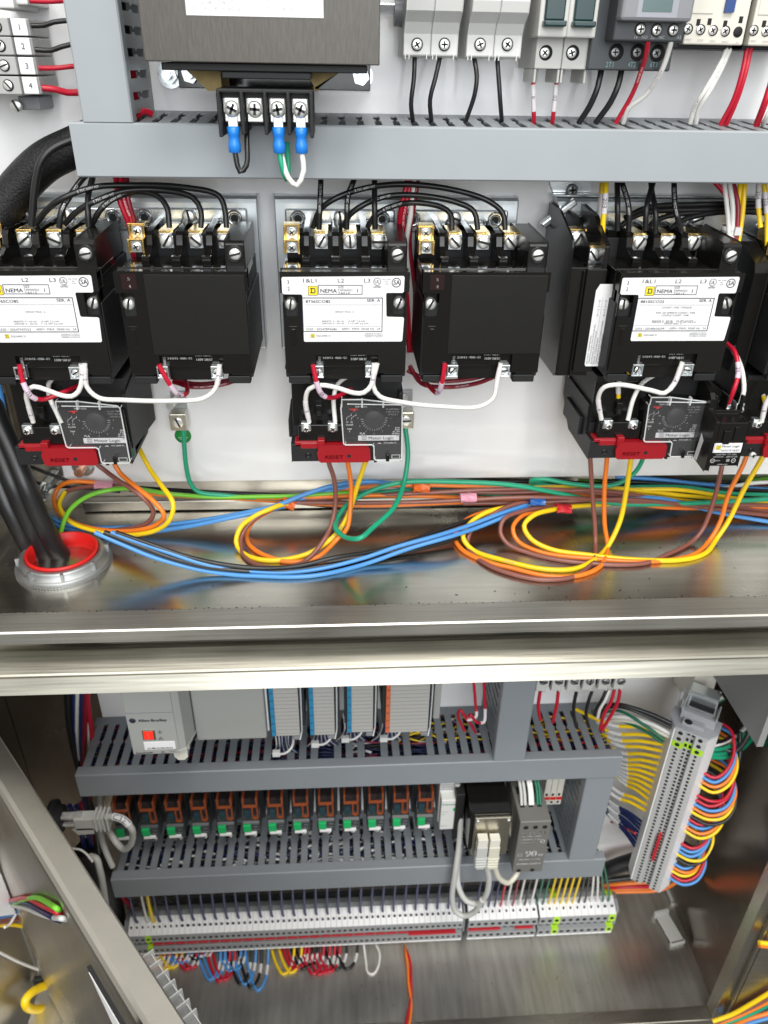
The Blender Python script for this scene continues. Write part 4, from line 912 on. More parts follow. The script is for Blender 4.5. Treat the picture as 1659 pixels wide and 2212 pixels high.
for k_, (s, c_) in enumerate((('880 370 879 393 867 447 863 483 872 600 884 760', 'red'), ('887 370 886 393 876 447 871 483 878 600 890 760', 'red'), ('896 370 895 393 887 463 878 530 888 640 893 760', 'white'), ('903 370 901 393 894 440 884 520 895 620 899 760', 'dkred'))):
    W(c_, s, [.035, .045, .035, .03], ('leftmost red', 'second red', 'white', 'dark red')[k_]+' wire of the bundle between the middle contactors', r=.0020, prints=[(.22, 'OR AWG 600V 105C')] if k_ == 1 else ())
W('yellow', '1309 380 1309 395 1306 447 1302 490 1301 528', [.045, .06, .062], 'yellow wire with sleeve 203 behind the auxiliary contact block', r=.0020, marks=[(.45, .013, '203')])
W('yellow', '1302 380 1301 395 1297 447 1295 500', [.035, .045], 'yellow wire just behind the one with sleeve 203', r=.0020, marks=[(.5, .013, '')])
for c_, s, l in (('red', '1530 380 1546 395 1580 440 1591 478 1583 530', 'red wire through the nylon tie above the 8810 contactor'), ('white', '1562 380 1564 395 1572 463 1576 530', 'left white wire through the nylon tie above the 8810 contactor'),
                 ('white', '1574 380 1576 397 1583 447 1580 530', 'right white wire through the nylon tie above the 8810 contactor'), ('dkred', '1582 380 1586 405 1594 440 1590 530', 'dark red wire through the nylon tie above the 8810 contactor'),
                 ('yellow', '1599 380 1599 395 1593 463 1588 530', 'left yellow wire through the nylon tie above the 8810 contactor'), ('yellow', '1611 380 1609 397 1604 463 1594 530', 'right yellow wire through the nylon tie above the 8810 contactor'),
                 ('yellow', '1637 380 1639 397 1638 440 1643 492', 'left yellow wire of the sleeved pair at the right edge'), ('yellow', '1646 380 1650 397 1656 450 1657 530', 'right yellow wire of the sleeved pair at the right edge')):
    W(c_, s, [.045, .05, .06], l, r=.0018, marks=[(.38, .012, '204' if 'left' in l else '205')] if 'sleeved' in l else ())
p = P(1586, 497, .056); mb = MB().lathe((p.x, -.052, p.z), (0, 0, 1), [(.0068, -.0022), (.0078, -.0022), (.0078, .0022), (.0068, .0022)], 20).box(p.x-.002, p.x+.003, -.0585, -.062, p.z-.0028, p.z+.0028)
tag(mb.obj('cable_tie', TIE, None, center=True), 'white nylon tie round the red, white and yellow wires above the 8810 contactor', 'cable tie')
# control wires between contactors and overloads
R = .0018
D1, D2, D3 = [.112, .114, .11, .1], [.095, .09, .095, .1], [.112, .112, .114, .112]
W('white', '176 786 177 820 170 845 155 856 133 854 100 842 73 835 57 850 62 878 72 912', D1, 'white jumper with sleeve 112 to the left screw of the left overload relay', r=R, marks=[(.06, .010, '112'), (.90, .010, '112')])
W('white', '158 806 123 812 105 829 107 859 120 886 133 914', D2, 'plain white wire to the right screw of the left overload relay', r=R)
W('white', '183 786 188 836 213 859 267 864 367 866 440 860 466 838 474 788', D3, 'long white jumper with sleeve 112 joining the left pair of contactors', r=R, marks=[(.07, .010, '112'), (.93, .010, '112')])
W('red', '42 788 50 826 67 856 90 863 133 849 187 826 275 799', [.112, .113, .1, .06], 'red wire with sleeve 103 under the left contactor', r=R, marks=[(.20, .013, '103', CRIMPP)])
W('red', '343 788 367 831 386 853 403 850 402 826 390 808', [.112, .11, .09, .05], 'red wire with sleeve 104 under the plain left contactor', r=R, marks=[(.30, .013, '104', CRIMPP)])
W('dkred', '370 815 417 829 483 824 540 803', [.05, .06, .05], 'upper dark red loop below the plain left contactor', r=R)
W('dkred', '375 825 417 836 483 830 545 806', [.05, .07, .05], 'lower printed dark red loop below the plain left contactor', r=R, prints=[(.5, '105C 600V T-MTW OR AWG')])
W('white', '808 785 803 830 786 848 766 849 726 837 693 832 668 840 660 866 668 912', D1, 'white jumper with sleeve 113 to the left screw of the middle overload relay', r=R, marks=[(.10, .010, '113'), (.87, .010, '113')])
W('white', '800 803 760 809 730 829 721 859 724 912', D2, 'plain white wire to the right screw of the middle overload relay', r=R)
W('white', '815 785 806 833 820 856 870 869 953 878 1036 878 1066 859 1073 826 1082 785', D3, 'long white jumper joining the middle pair of contactors', r=R, marks=[(.93, .010, '')])
W('red', '676 788 686 833 696 853 720 859 760 839 815 806', [.112, .113, .1, .06], 'red wire with sleeve 105 under the middle contactor', r=R, marks=[(.24, .013, '105', CRIMPP)])
W('red', '961 786 955 826 945 849 926 833 915 815', [.112, .11, .09, .05], 'red wire with sleeve 106 under the plain middle contactor', r=R, marks=[(.30, .012, '106', CRIMPP)])
W('dkred', '880 800 930 822 1020 818 1090 797', [.05, .06, .05], 'upper dark red loop below the plain middle contactor', r=R)
W('dkred', '885 790 910 828 960 836 1030 828 1095 802', [.05, .07, .05], 'lower printed dark red loop below the plain middle contactor', r=R, prints=[(.55, '105C 600V PTT')])
W('white', '1474 782 1456 829 1436 849 1406 843 1339 831 1306 836 1293 857 1299 906', [.112, .114, .11, .1], 'white jumper with sleeve 114 from the 8810 contactor to its overload relay', r=R, marks=[(.12, .011, '114'), (.88, .010, '114')])
W('white', '1422 806 1389 826 1369 859 1356 908', D2, 'white printed wire to the right screw of the overload relay dialled 6 to 18', r=R, prints=[(.3, 'E7538 SEAWOU')])
W('yellow', '1345 800 1336 830 1336 859', [.09, .088], 'yellow wire with a white sleeve going down into the overload relay dialled 6 to 18', r=R, marks=[(.45, .011, '107')])
W('yellow', '1345 808 1400 800 1470 797', [.08, .085, .08], 'upper yellow wire running below the 8810 contactor coil', r=R)
W('yellow', '1352 804 1410 806 1420 803', [.085, .085, .08], 'lower yellow wire running below the 8810 contactor coil', r=R)
W('red', '1570 742 1588 762 1595 806 1586 840 1573 872', [.08, .1, .112, .108], 'red wire with sleeve 201 going into the remote reset', r=.0018, marks=[(.52, .012, '201', CRIMPP)])
W('white', '1580 750 1596 780 1604 806 1607 843 1599 872', [.075, .095, .108, .108], 'white wire going into the remote reset', r=.0018)
W('yellow', '1560 785 1600 800 1626 823 1645 845 1652 868', [.06, .09], 'yellow wire with sleeve 208 above the right-hand overload relay', r=.0018, marks=[(.72, .011, '208')])
W('yellow', '1575 778 1610 798 1640 818 1665 826', [.05, .07], 'yellow wire behind the one with sleeve 208', r=.0018)
W('white', '1670 845 1655 870 1645 912', [.1, .1], 'white wire with sleeve 115 at the right edge', r=R, marks=[(.55, .010, '115')])

# ground lugs
def lug(ox, oy, label):
    p = P(ox, oy, .012); T = thing('ground_lug', label, 'ground lug', (p.x, 0, p.z-.008), 'nickel plated ground lugs'); I = lambda nm, mb, m, bev=0, par=None: mb.obj(nm, m, par or T, T.location, bev)
    I('strap', MB().box(p.x-.0065, p.x+.0065, -.0002, -.003, p.z-.006, p.z+.024), CASTZ, .0005)
    I('block', MB().box(p.x-.0072, p.x+.0072, -.003, -.016, p.z-.008, p.z+.008), NICK, .0008); screw('screw', T, (p.x, -.0161, p.z), .0048, T.location, h=.0012)
    b_ = MB().cyl((p.x-.001, -.004, p.z+.018), (p.x-.004, -.022, p.z+.018), .0034); I('bolt', b_, SCRW)
    return p
lug(386, 909, 'nickel ground lug on the white panel right of the left overload relay'); lug(876, 905, 'nickel ground lug half hidden behind the middle overload relay')
p = P(395, 942, .001); o = MB().lathe((p.x, -.0002, p.z), (0, -1, 0), [(.0075, 0), (.0075, .0003), (.0001, .0003)], 32).obj('ground_sticker', mat('sticker_green', (.02, .32, .06), .4), None, center=True); tag(o, 'round green earth sticker under the left ground lug', 'sticker')
MB().box(p.x-.0045, p.x+.0045, -.0006, -.0007, p.z-.002, p.z-.0015).box(p.x-.003, p.x+.003, -.0006, -.0007, p.z-.0036, p.z-.0031).box(p.x-.0015, p.x+.0015, -.0006, -.0007, p.z-.0052, p.z-.0047).obj('earth_mark', INKW, o, o.location)

def WM(*a, **k): return W(*a, name='motor_wire', cat='motor wire', **k)
# motor leads and harness
LR = .0021
WM('green', '395 915 398 960 402 1005 411 1043 428 1062 483 1070 560 1076 680 1077 790 1067 900 1058 1000 1062 1160 1080 1300 1090', [.012, .02, .02, .015, .015, .01], 'green wire from the left ground lug into the harness', r=LR)
WM('green', '874 915 879 950 881 985 874 1036 853 1093 806 1139 778 1162 745 1160 725 1141 727 1122 750 1090 806 1058 870 1042 986 1041 1106 1048 1199 1064 1293 1083 1356 1089 1439 1089 1573 1083 1690 1076', [.012, .03, .1, .06, .03, .03, .03, .03], 'green wire looping from the lug behind the middle overload relay', r=.0023)
WM('green', '1392 985 1373 1019 1339 1043 1306 1050 1239 1046 1173 1035 1148 1038 1150 1048 1200 1050', [.03, .03, .02, .01], 'green wire hanging behind the overload relay dialled 6 to 18', r=.0021)
WM('green', '1150 1040 1250 1060 1380 1052 1480 1053 1570 1065 1690 1070', [.0, .01, .01], 'green wire in the upper right part of the harness', r=LR)
WM('lime', '131 1185 132 1150 150 1103 187 1073 233 1059 283 1055 367 1067 467 1074 553 1073 640 1071 760 1064', [.05, .045, .04, .02, .02, .02], 'bright lime green wire rising out of the conduit hub', r=.0021)
WM('brown', '195 975 205 998 225 1015 253 1036 307 1073 331 1104 318 1130 273 1142 200 1143 150 1120 128 1085 143 1063 200 1050 290 1052', [.05, .05, .075, .06, .03, .01, .01], 'brown wire looping below the left overload relay', r=LR)
WM('orange', '238 972 246 998 258 1020 287 1046 333 1084 354 1110 340 1132 300 1145 233 1146 167 1132 127 1106 117 1080 125 1055 150 1041 230 1044', [.05, .055, .085, .065, .035, .01, .01], 'orange wire looping below the left overload relay', r=LR)
WM('yellow', '292 950 306 980 325 1015 347 1046 374 1088 367 1122 333 1147 267 1156 207 1147 150 1125 128 1090 140 1062', [.03, .05, .09, .07, .04, .015], 'yellow wire looping below the left overload relay', r=LR)
LT = [.05, .05, .075, .07, .05, .02]
WM('brown', '706 965 710 998 722 1036 724 1093 713 1141 700 1166 663 1209 613 1227 553 1219 524 1195 522 1158 545 1125 590 1098 625 1087', LT, 'brown wire looping below the middle overload relay', r=LR)
WM('orange', '748 965 751 998 758 1043 757 1093 750 1141 730 1163 686 1203 630 1214 573 1200 540 1178 533 1155 545 1128 590 1100 625 1086 700 1064 786 1052 900 1048 986 1050 1106 1057 1239 1066 1339 1081 1439 1096 1690 1095', [.05, .05, .075, .07, .04, .02, .015, .02, .02, .02], 'orange wire looping below the middle overload relay', r=LR)
WM('yellow', '796 965 789 998 773 1046 753 1109 736 1141 720 1160 670 1194 603 1210 553 1207 520 1190 510 1170 520 1139 547 1117 600 1093 640 1082', LT, 'yellow printed wire looping below the middle overload relay', r=.0023, prints=[(.33, 'SENDICK 600V')])
WM('blue', '86 1095 115 1120 160 1136 267 1139 400 1129 500 1113 560 1101 603 1090 653 1070 720 1049 786 1040 870 1046 986 1052 1106 1062', [.03, .03, .03, .02, .01], 'light blue wire along the back of the floor into the orange tape', r=.0022)
WM('blue', '92 1112 130 1138 190 1150 290 1152 400 1138 500 1118 565 1105 610 1094 660 1076 730 1056 800 1047 900 1054 1040 1062 1239 1058 1339 1073 1439 1082 1690 1100', [.03, .035, .035, .02, .01, .01, .01], 'blue wire just below the light blue one at the back of the floor', r=.0022)
BL_ = 0
BL = [('blue', '205 1150 267 1177 333 1204 433 1231 500 1241 553 1244 640 1246 700 1240 786 1219 886 1184 976 1158 1030 1140 1106 1110 1150 1095', 'front light blue wire of the bundle sagging across the cabinet floor', .0020),
      ('blue', '240 1150 290 1168 360 1192 440 1218 520 1232 600 1238 690 1229 786 1205 860 1180 940 1158 1010 1136 1090 1106 1140 1090', 'rear blue wire of the bundle sagging across the cabinet floor', .0019),
      ('black', '225 1150 290 1175 380 1208 450 1224 553 1235 620 1233 700 1222 786 1208 886 1190 976 1165 1040 1138 1106 1105', 'front black wire of the bundle sagging across the cabinet floor', .0024),
      ('black', '250 1150 310 1170 400 1201 470 1217 560 1227 640 1223 720 1205 800 1192 870 1175 930 1152 1000 1128 1070 1100', 'rear black wire of the bundle sagging across the cabinet floor', .0020)]
for c_, s, l, r_ in BL: WM(c_, s, [.09, .1, .1, .07, .03], l, r=r_)
RT = [.05, .06, .075, .075, .05, .02]
WM('orange', '1312 960 1311 990 1306 1050 1306 1133 1312 1173 1309 1203 1289 1229 1239 1245 1173 1243 1106 1227 1053 1214 997 1186 983 1156 1003 1126 1046 1106 1120 1090', RT, 'orange wire looping below the overload relay dialled 6 to 18', r=LR)
WM('yellow', '1368 960 1363 990 1353 1059 1339 1126 1313 1180 1279 1212 1239 1229 1173 1229 1086 1210 1020 1187 1000 1159 1013 1133 1053 1106 1130 1092 1230 1083', RT, 'yellow wire looping below the overload relay dialled 6 to 18', r=.0023, prints=[(.55, 'SENDICK')])
WM('brown', '1273 960 1275 990 1279 1059 1285 1139 1286 1173 1281 1212 1239 1245 1173 1252 1106 1240 1050 1218 1010 1180 1020 1143 1073 1106 1130 1085 1239 1088', RT, 'brown wire looping below the overload relay dialled 6 to 18', r=LR)
WM('yellow', '1662 950 1648 985 1606 1059 1573 1126 1549 1162 1523 1195 1473 1209 1373 1209 1273 1199 1189 1186 1146 1163 1132 1136 1153 1113 1199 1100 1240 1094 1320 1088', RT, 'yellow wire of the big floor loop, coming down right of the remote reset', r=.0023)
WM('orange', '1620 960 1607 1000 1573 1069 1556 1126 1533 1166 1499 1197 1406 1213 1273 1206 1173 1194 1118 1168 1108 1140 1126 1116 1170 1102 1230 1098', RT, 'orange wire of the big floor loop, coming down right of the remote reset', r=LR)
WM('brown', '1562 990 1558 1015 1543 1076 1519 1141 1499 1166 1439 1199 1389 1217 1306 1219 1206 1209 1139 1193 1096 1174 1081 1150 1088 1122 1130 1104 1210 1092 1300 1087', RT, 'brown wire of the big floor loop, coming straight down from the remote reset', r=LR)
HG = 'motor wires bundled in the harness along the back'
hs = [('brown', 330, 1062, 1086, 1075, .0), ('orange', 300, 1066, 1092, 1082, .01), ('black', 280, 1058, 1096, 1090, .0), ('black', 230, 1050, 1072, 1062, -.01), ('orange', 400, 1072, 1070, 1088, .015), ('brown', 640, 1080, 1056, 1106, .02), ('green', 660, 1078, 1066, 1090, .0),
      ('brown', 640, 1086, 1074, 1092, .025), ('yellow', 880, 1052, 1052, 1088, .01), ('brown', 900, 1060, 1060, 1113, .02), ('yellow', 1000, 1060, 1064, 1102, .005), ('blue', 1000, 1074, 1062, 1106, -.01), ('orange', 980, 1070, 1068, 1104, .0), ('brown', 1000, 1088, 1078, 1118, .025), ('blue', 1150, 1090, 1076, 1132, .02), ('black', 1000, 1040, 1048, 1070, -.01), ('black', 1200, 1046, 1056, 1062, .0), ('lime', 1250, 1040, 1050, 1030, -.02), ('black', 1300, 1040, 1050, 1080, -.01), ('blue', 1330, 1030, 1045, 1060, -.01), ('white', 1420, 1060, 1055, 1040, -.01), ('dkred', 1380, 1040, 1054, 1045, -.02), ('yellow', 1240, 1048, 1058, 1092, .01), ('orange', 1100, 1064, 1074, 1110, .01), ('black', 1400, 1046, 1042, 1045, -.02)]
NTH = ['leftmost', 'second', 'third', 'fourth', 'fifth', 'sixth', 'seventh']; cnt = {}
for i, (c_, xs, y0, ym, y1, d) in enumerate(hs):
    xe = 1690 if xs > 350 and i not in (4,) else 1250; xm = (xs+xe)/2
    s = '%g %g %g %g %g %g %g %g %g %g' % (xs, y0, xs+(xe-xs)*.25, (y0+ym)/2+random.uniform(-5, 5), xm, ym, xs+(xe-xs)*.75, (ym+y1)/2+random.uniform(-5, 5), xe, y1)
    cnt[c_] = cnt.get(c_, 0)+1; nth = {1: 'the first', 2: 'the second', 3: 'the third', 4: 'the fourth', 5: 'the fifth', 6: 'the sixth', 7: 'the seventh'}[cnt[c_]]
    WM(c_, s, [d, d+.008, d], c_.replace('dkred', 'dark red')+' wire running sideways in the harness along the back of the floor', r=.0021, group=HG+' ('+c_+')')
def tape(ox, oy, d, w, h, ang, m, label):
    p = P(ox, oy, d); mb = MB(); M_ = Matrix.Translation(p) @ Matrix.Rotation(ang, 4, 'Y')
    N = 14; vs = []; nx = 5
    for j in range(nx):
        for k_ in range(N):
            a_ = 2*math.pi*k_/N; vs.append(M_ @ Vector((-w/2+w*j/(nx-1), math.cos(a_)*.0055+random.uniform(-.0006, .0006), math.sin(a_)*h/2+random.uniform(-.0006, .0006))))
    fs = [(j*N+k_, j*N+(k_+1) % N, (j+1)*N+(k_+1) % N, (j+1)*N+k_) for j in range(nx-1) for k_ in range(N)]
    mb.add(vs, fs); o = mb.obj('tape_band', m, None, center=True); tag(o, label, 'tape')
TO = mat('tape_orange', (.75, .13, .01), .35); TP = mat('tape_pink', (.72, .32, .42), .35); TB_ = mat('tape_blue', (.02, .12, .42), .3); TR_ = mat('tape_red', (.62, .02, .03), .3)
tape(623, 1087, .022, .0125, .0105, .35, TO, 'orange tape round the wires left of the middle overload relay leads')
tape(910, 1051, .026, .0150, .0105, .06, TO, 'orange tape on the harness right of the middle overload relay')
tape(1011, 1075, .030, .0150, .0085, .0, TP, 'pink tape round the wires right of the orange tape')
tape(1159, 1083, .034, .0145, .0070, .1, TB_, 'blue tape on the harness beside the red tape')
tape(1217, 1098, .040, .0140, .0075, .08, TR_, 'red tape round yellow and brown wires below the 8810 starter')
tape(226, 1047, .012, .0170, .0060, 0, TP, 'pink tape partly hidden under the left overload relay')

# ================================================================ conduit hub and mains cables
hc = PZ(134, 1192, FZ+.012); HB = thing('conduit_hub', 'cast zinc conduit hub with ribs and a bright red throat ring on the floor', 'conduit hub', (hc.x, hc.y, FZ))
rO = abs(PZ(243, 1192, FZ+.006).x-PZ(25, 1216, FZ+.006).x)/2
I = lambda nm, mb, m, bev=0: mb.obj(nm, m, HB, HB.location, bev)
c0 = Vector((hc.x, hc.y, FZ)); k_ = rO/.0400
def S(prof): return [(r*k_, h) for r, h in prof]
th = MB()
for i in range(96):
    a_ = 2*math.pi*i/96; M_ = Matrix.Translation(c0) @ Matrix.Rotation(a_, 4, 'Z'); th.box(.0382*k_, .0392*k_, -.0007, .0007, .0002, .0022, M_)
I('serration', th, CASTZ)
rb = MB().lathe(c0, (0, 0, 1), S([(.0385, 0), (.0385, .004), (.0375, .0052), (.0345, .0056), (.0345, .0105), (.0335, .012), (.0300, .0122), (.0300, .0)]), 96)
for i in range(8):
    a_ = 2*math.pi*(i+.35)/8; M_ = Matrix.Translation(c0) @ Matrix.Rotation(a_, 4, 'Z'); rb.box(.0335*k_, .0372*k_, -.0011, .0011, .004, .0125, M_)
I('locknut', rb, CASTZ)
I('red_insert', MB().lathe(c0, (0, 0, 1), S([(.0296, .0122), (.0296, .0140), (.0284, .0147), (.0270, .0140), (.0262, .0), (.0258, -.01), (.0300, -.01)]), 72), REDB)
thr = MB()
for i in range(7): thr.lathe(c0+Vector((0, 0, -.004-.003*i)), (0, 0, 1), S([(.0258, 0), (.0245, -.0012), (.0258, -.0024)]), 48)
thr.lathe(c0, (0, 0, 1), S([(.0262, 0), (.0262, -.04), (.0001, -.04)]), 48); I('threaded_throat', thr, CASTZ)
# hub lettering round the front rim
lt = MB()
for i, ch in enumerate('MYERS'):
    a_ = math.radians(212+i*9); M_ = Matrix.Translation(c0+Vector((0, 0, .0058))) @ Matrix.Rotation(a_+math.pi/2, 4, 'Z'); lt.text(ch, 0, -.0362*k_-.0, .0028, 0, 'c', M=M_ @ Matrix.Translation((0, 0, 0)) @ Matrix.Rotation(-math.pi/2, 4, 'X'), bold=.0001)
for v in lt.v: v.z = FZ+.0061
I('lettering', lt, mat('cast_relief', (.62, .63, .64), .35, 1))
UC['label'] = 'open upper cabinet of polished stainless steel with a shallow floor'
for i, (s, r_, l) in enumerate((
    ('-80 850 -28 976 -1 1043 25 1106 58 1170 96 1230', .0084, 'thick black mains cable nearest the left edge entering the conduit hub'),
    ('-52 850 -30 910 0 976 27 1043 53 1106 86 1170 122 1230', .0084, 'second thick black mains cable from the left entering the conduit hub'),
    ('-25 850 -3 910 27 976 54 1043 80 1106 112 1170 150 1226', .0086, 'third thick black mains cable from the left entering the conduit hub'),
    ('-10 850 10 930 40 1000 66 1070 95 1140 140 1214', .0075, 'black mains cable behind the others entering the conduit hub'))):
    ds = [.03, .045, .06, .065, .062] if i < 3 else [.01, .02, .035, .045]
    W('black', s, ds, l, r=r_, zmin=-.6, name='mains_cable', cat='cable', m=RUBBER, n=20)
W('blue', '-5 830 5 880 10 960 30 1060 80 1120 120 1140', [.03, .03, .02], 'blue wire behind the thick black mains cables at the left', r=.003)
W('black', '60 1005 110 1025 150 1038 300 1058', [.0, .0, .0], 'thin black wire in the dark corner below the left overload relay', r=.0016)
W('black', '70 1040 110 1050 160 1052 260 1062', [.0, .0, .0], 'lower thin black wire in the dark corner below the left overload relay', r=.0016)
for ox, oy, l in ((90, 1068, 'zinc hex bolt in the dark corner above the conduit hub'), (104, 1047, 'small zinc bolt nearest the panel corner above the conduit hub')):
    p = P(ox, oy, .0); o = MB().cyl((p.x, .02, p.z), (p.x, -.006, p.z), .0065, n=6, smooth=False).cyl((p.x, -.006, p.z), (p.x, -.012, p.z-.002), .0036).obj('bolt', ZINC, None, center=True, bevel=.0005); tag(o, l, 'bolt')
# ================================================================ lower cabinet: controller rack
def thing_at(name, label, cat, x, z, group=None, y=0): return thing(name, label, cat, (x, y, z), group)
def part(root, nm, mb, m, bev=0, par=None, label=None): return mb.obj(nm, m, par or root, root.location, bev, label)
ZT = -.452                                                        # hidden top of the rack devices
x0, x1, z0, z1 = rc((266, 1520), (403, 1629), .135)
x0 = P(288, 1630, .135).x; x1 = P(403, 1628, .135).x; z0 = P(345, 1629, .135).z
T = thing_at('controller', 'light grey programmable controller with a lit red display window, at the left of the rack', 'controller', (x0+x1)/2, z0)
xr = P(425, 1596, .11).x
b = MB(); b.box(x0, x1-.006, -.02, -.135, z0, ZT); b.prism([(x1-.006, -.135), (x1, -.132), (xr, -.114), (xr, -.02), (x1-.006, -.02)], z0+.004, ZT, 'xy')
part(T, 'housing', b, PLCG, .001); k = MB(); zs = P(320, 1540, .1352).z; k.box(x0+.0005, x1-.0065, -.1348, -.1353, zs-.0002, zs+.0002); part(T, 'seam', k, MGREY)
p = P(394, 1632, .125); t = MB().prism([(p.x-.0075, z0+.002), (p.x+.0055, z0+.002), (p.x+.0050, z0-.012), (p.x+.002, z0-.0155), (p.x-.003, z0-.0155), (p.x-.0055, z0-.012)], -.118, -.128, 'xz'); part(T, 'release_tab', t, IVORY, .001)
def PT_(mb, s, ox, oy, h, d, al='l', w=None, **kw): p = P(ox, oy, d); mb.text(s, p.x, p.z-h/2, h, -d, al, w, **kw)
k = MB(); d = .1353; p = P(286, 1557, d); k.lathe((p.x, -.1351, p.z), (0, -1, 0), [(.0030, 0), (.0030, .0002), (.0001, .0002)], 20); PT_(k, 'Allen-Bradley', 298, 1557, .0034, d, 'l', .0255, bold=.00025)
PT_(k, 'EtherNet/IP', 294, 1627, .0018, d, 'l', .0155, bold=.0002)
for ox, oy in ((347, 1595), (352, 1625)):
    p = P(ox, oy, d); k.add([(p.x-.0022, -d, p.z-.0018), (p.x+.0022, -d, p.z-.0018), (p.x+.0017, -d, p.z-.0015), (p.x-.0017, -d, p.z-.0015)], [(0, 1, 2, 3)]).add([(p.x-.0022, -d, p.z-.0018), (p.x-.0017, -d, p.z-.0016), (p.x+.0001, -d, p.z+.0018), (p.x-.0002, -d, p.z+.0020)], [(0, 1, 2, 3)]).add([(p.x+.0022, -d, p.z-.0018), (p.x+.0017, -d, p.z-.0016), (p.x-.0001, -d, p.z+.0018), (p.x+.0002, -d, p.z+.0020)], [(0, 1, 2, 3)]).rect(p.x-.0002, p.x+.0002, p.z-.0011, p.z+.0007, -d)
p = P(345, 1582, d); k.rect(p.x-.0002, p.x+.0002, p.z-.002, p.z+.0028, -d).rect(p.x-.0016, p.x-.0012, p.z-.0002, p.z+.0014, -d).rect(p.x+.0012, p.x+.0016, p.z+.0002, p.z+.0018, -d).rect(p.x-.0016, p.x+.0016, p.z-.0006, p.z-.0002, -d)
PT_(k, '1 (Front)', 366, 1618, .0013, d); PT_(k, '2 (Rear)', 366, 1623, .0013, d)
part(T, 'lettering', k, INK)
a, c, e1, e2 = rc((308, 1577), (336, 1597), .1353); o = part(T, 'display_frame', MB().box(a, c, -.1345, -.1362, e1, e2), NICK, .0004); part(T, 'display', MB().box(a+.0012, c-.0018, -.136, -.1366, e1+.0012, e2-.001), DEV, 0, o); part(T, 'display_core', MB().box(a+.005, c-.006, -.1364, -.1369, e1+.0025, e2-.0025), mat('lit_core', (1, .12, .08), .3), 0, o)
a, c, e1, e2 = rc((311, 1602), (379, 1619), .1353); o = part(T, 'address_label', MB().box(a, c, -.1348, -.1355, e1, e2), LBL, .001); part(T, 'lettering', MB().text('5C:88:16:DE:C8:34', (a+c)/2, e1+.0012, .0020, -.1357, 'c', .023, bold=.0002), INK, 0, o)
T = thing_at('blank_module', 'plain light grey blank module between the controller and the blue-edged modules', 'module', P(495, 1598, .112).x, P(495, 1598, .112).z)
a = xr+.0006; c = P(577, 1598, .112).x; zb = P(500, 1598, .112).z
part(T, 'cover', MB().box(a, c, -.02, -.112, zb, ZT), PLCG, .0018); part(T, 'edge_strip', MB().box(c+.0004, c+.0024, -.02, -.106, zb+.004, ZT), GREYL, .0005)
for i, (xa, xb, xc, ob, sm, nm) in enumerate(((580, 594, 655, 1589, PBLUE, 'leftmost of the three blue-edged input modules'), (663, 673, 730, 1587, PBLUE, 'middle one of the three blue-edged input modules'), (743, 751, 812, 1581, PBLUE, 'rightmost of the three blue-edged input modules'), (825, 833, 930, 1581, PORG, 'wide orange-edged output module at the right of the rack'))):
    d = .108; A = P(xa, ob, d).x+.0035; Bx = A+(.0040); Cx = P(xc, ob, d).x; zb = P((xa+xc)/2, ob, d).z
    T = thing_at('io_module', nm, 'module', (A+Cx)/2, zb, 'input and output modules of the controller')
    part(T, 'housing', MB().box(A-.003, Cx+.002, -.02, -.098, zb+.002, ZT).box(Cx-.0025, Cx-.001, -.095, -.1085, zb, ZT), DGREY, .0006)
    part(T, 'colour_strip', MB().box(A, Bx, -.095, d*-1-.0004, zb, ZT), sm, .0003)
    f = MB(); f.box(Bx, Cx-.003, -.095, -d, zb-.0005, ZT); fo = part(T, 'front_cover', f, PLCD, .0006)
    l_ = MB(); n = 20
    for j in range(n):
        z = zb+.003+j*.0048
        if z < ZT: l_.box(Bx+.0005, Cx-.0034, -d-.0001, -d+.0002, z, z+.0004)
    part(T, 'label_line', l_, MGREY, 0, fo)
    k = MB()
    for j in range(10):
        k.text('%02d' % j, A+.0007, zb+.006+j*.010, .0022, -d-.0006, 'l', .0026)
    part(T, 'lettering', k, INK)
    part(T, 'latch', MB().box(Cx-.010, Cx-.003, -.098, -.110, zb-.0045, zb-.0006), MGREY, .0008)
    q_ = MB().tube([(Cx-.001, -.106, ZT), (Cx-.0005, -.108, zb+.05), (Cx-.001, -.108, zb+.006), (Cx-.003, -.112, zb-.002)], .0008, 8); part(T, 'wire_guard', q_, CLEARE)
a, c, e1, e2 = rc((937, 1478), (952, 1553), .10); o = MB().box(a, c, -.02, -.10, e1, ZT).obj('end_module', PLCG, None, center=True, bevel=.001); tag(o, 'slim light grey end module closing the rack right of the orange-edged module', 'module')
# nylon ties and navy leads below the modules
for i, (ox, oy) in enumerate(((598, 1628), (682, 1608), (747, 1597), (830, 1596))):
    p = P(ox, oy, .088); mb = MB().tube(smooth([p+Vector((.018, .012, .016)), p+Vector((.016, -.001, .010)), p+Vector((.008, -.003, .003)), p]), .0014, 6); mb.box(p.x-.0045, p.x+.0035, p.y-.002, p.y+.003, p.z-.003, p.z+.003)
    tag(mb.obj('cable_tie', TIE, None, center=True, bevel=.0004), 'white nylon tie under the '+('leftmost blue-edged module', 'middle blue-edged module', 'rightmost blue-edged module', 'orange-edged output module')[i], 'cable tie', 'nylon ties under the modules')
    for c_ in ('navy', 'grey'):
        mb = MB()
        for j in range(14):
            if (j % 3 == 0) != (c_ == 'grey'): continue
            dx = (j-6.5)*.0013; mb.tube(smooth([p+Vector((.006+dx, .015, .022)), p+Vector((.006+dx*.8, .010+random.uniform(0, .006), .004)), p+Vector((.006+dx*1.2, .022, -.018)), p+Vector((.006+dx*2, .035, -.04))]), .0009, 6)
        tag(mb.obj('packed_wires', MATS['wire_'+c_], None, center=True), 'tuft of thin '+c_+' wires running from '+('the leftmost blue-edged module', 'the middle blue-edged module', 'the rightmost blue-edged module', 'the orange-edged module')[i]+' into the duct', 'wires', kind='stuff')
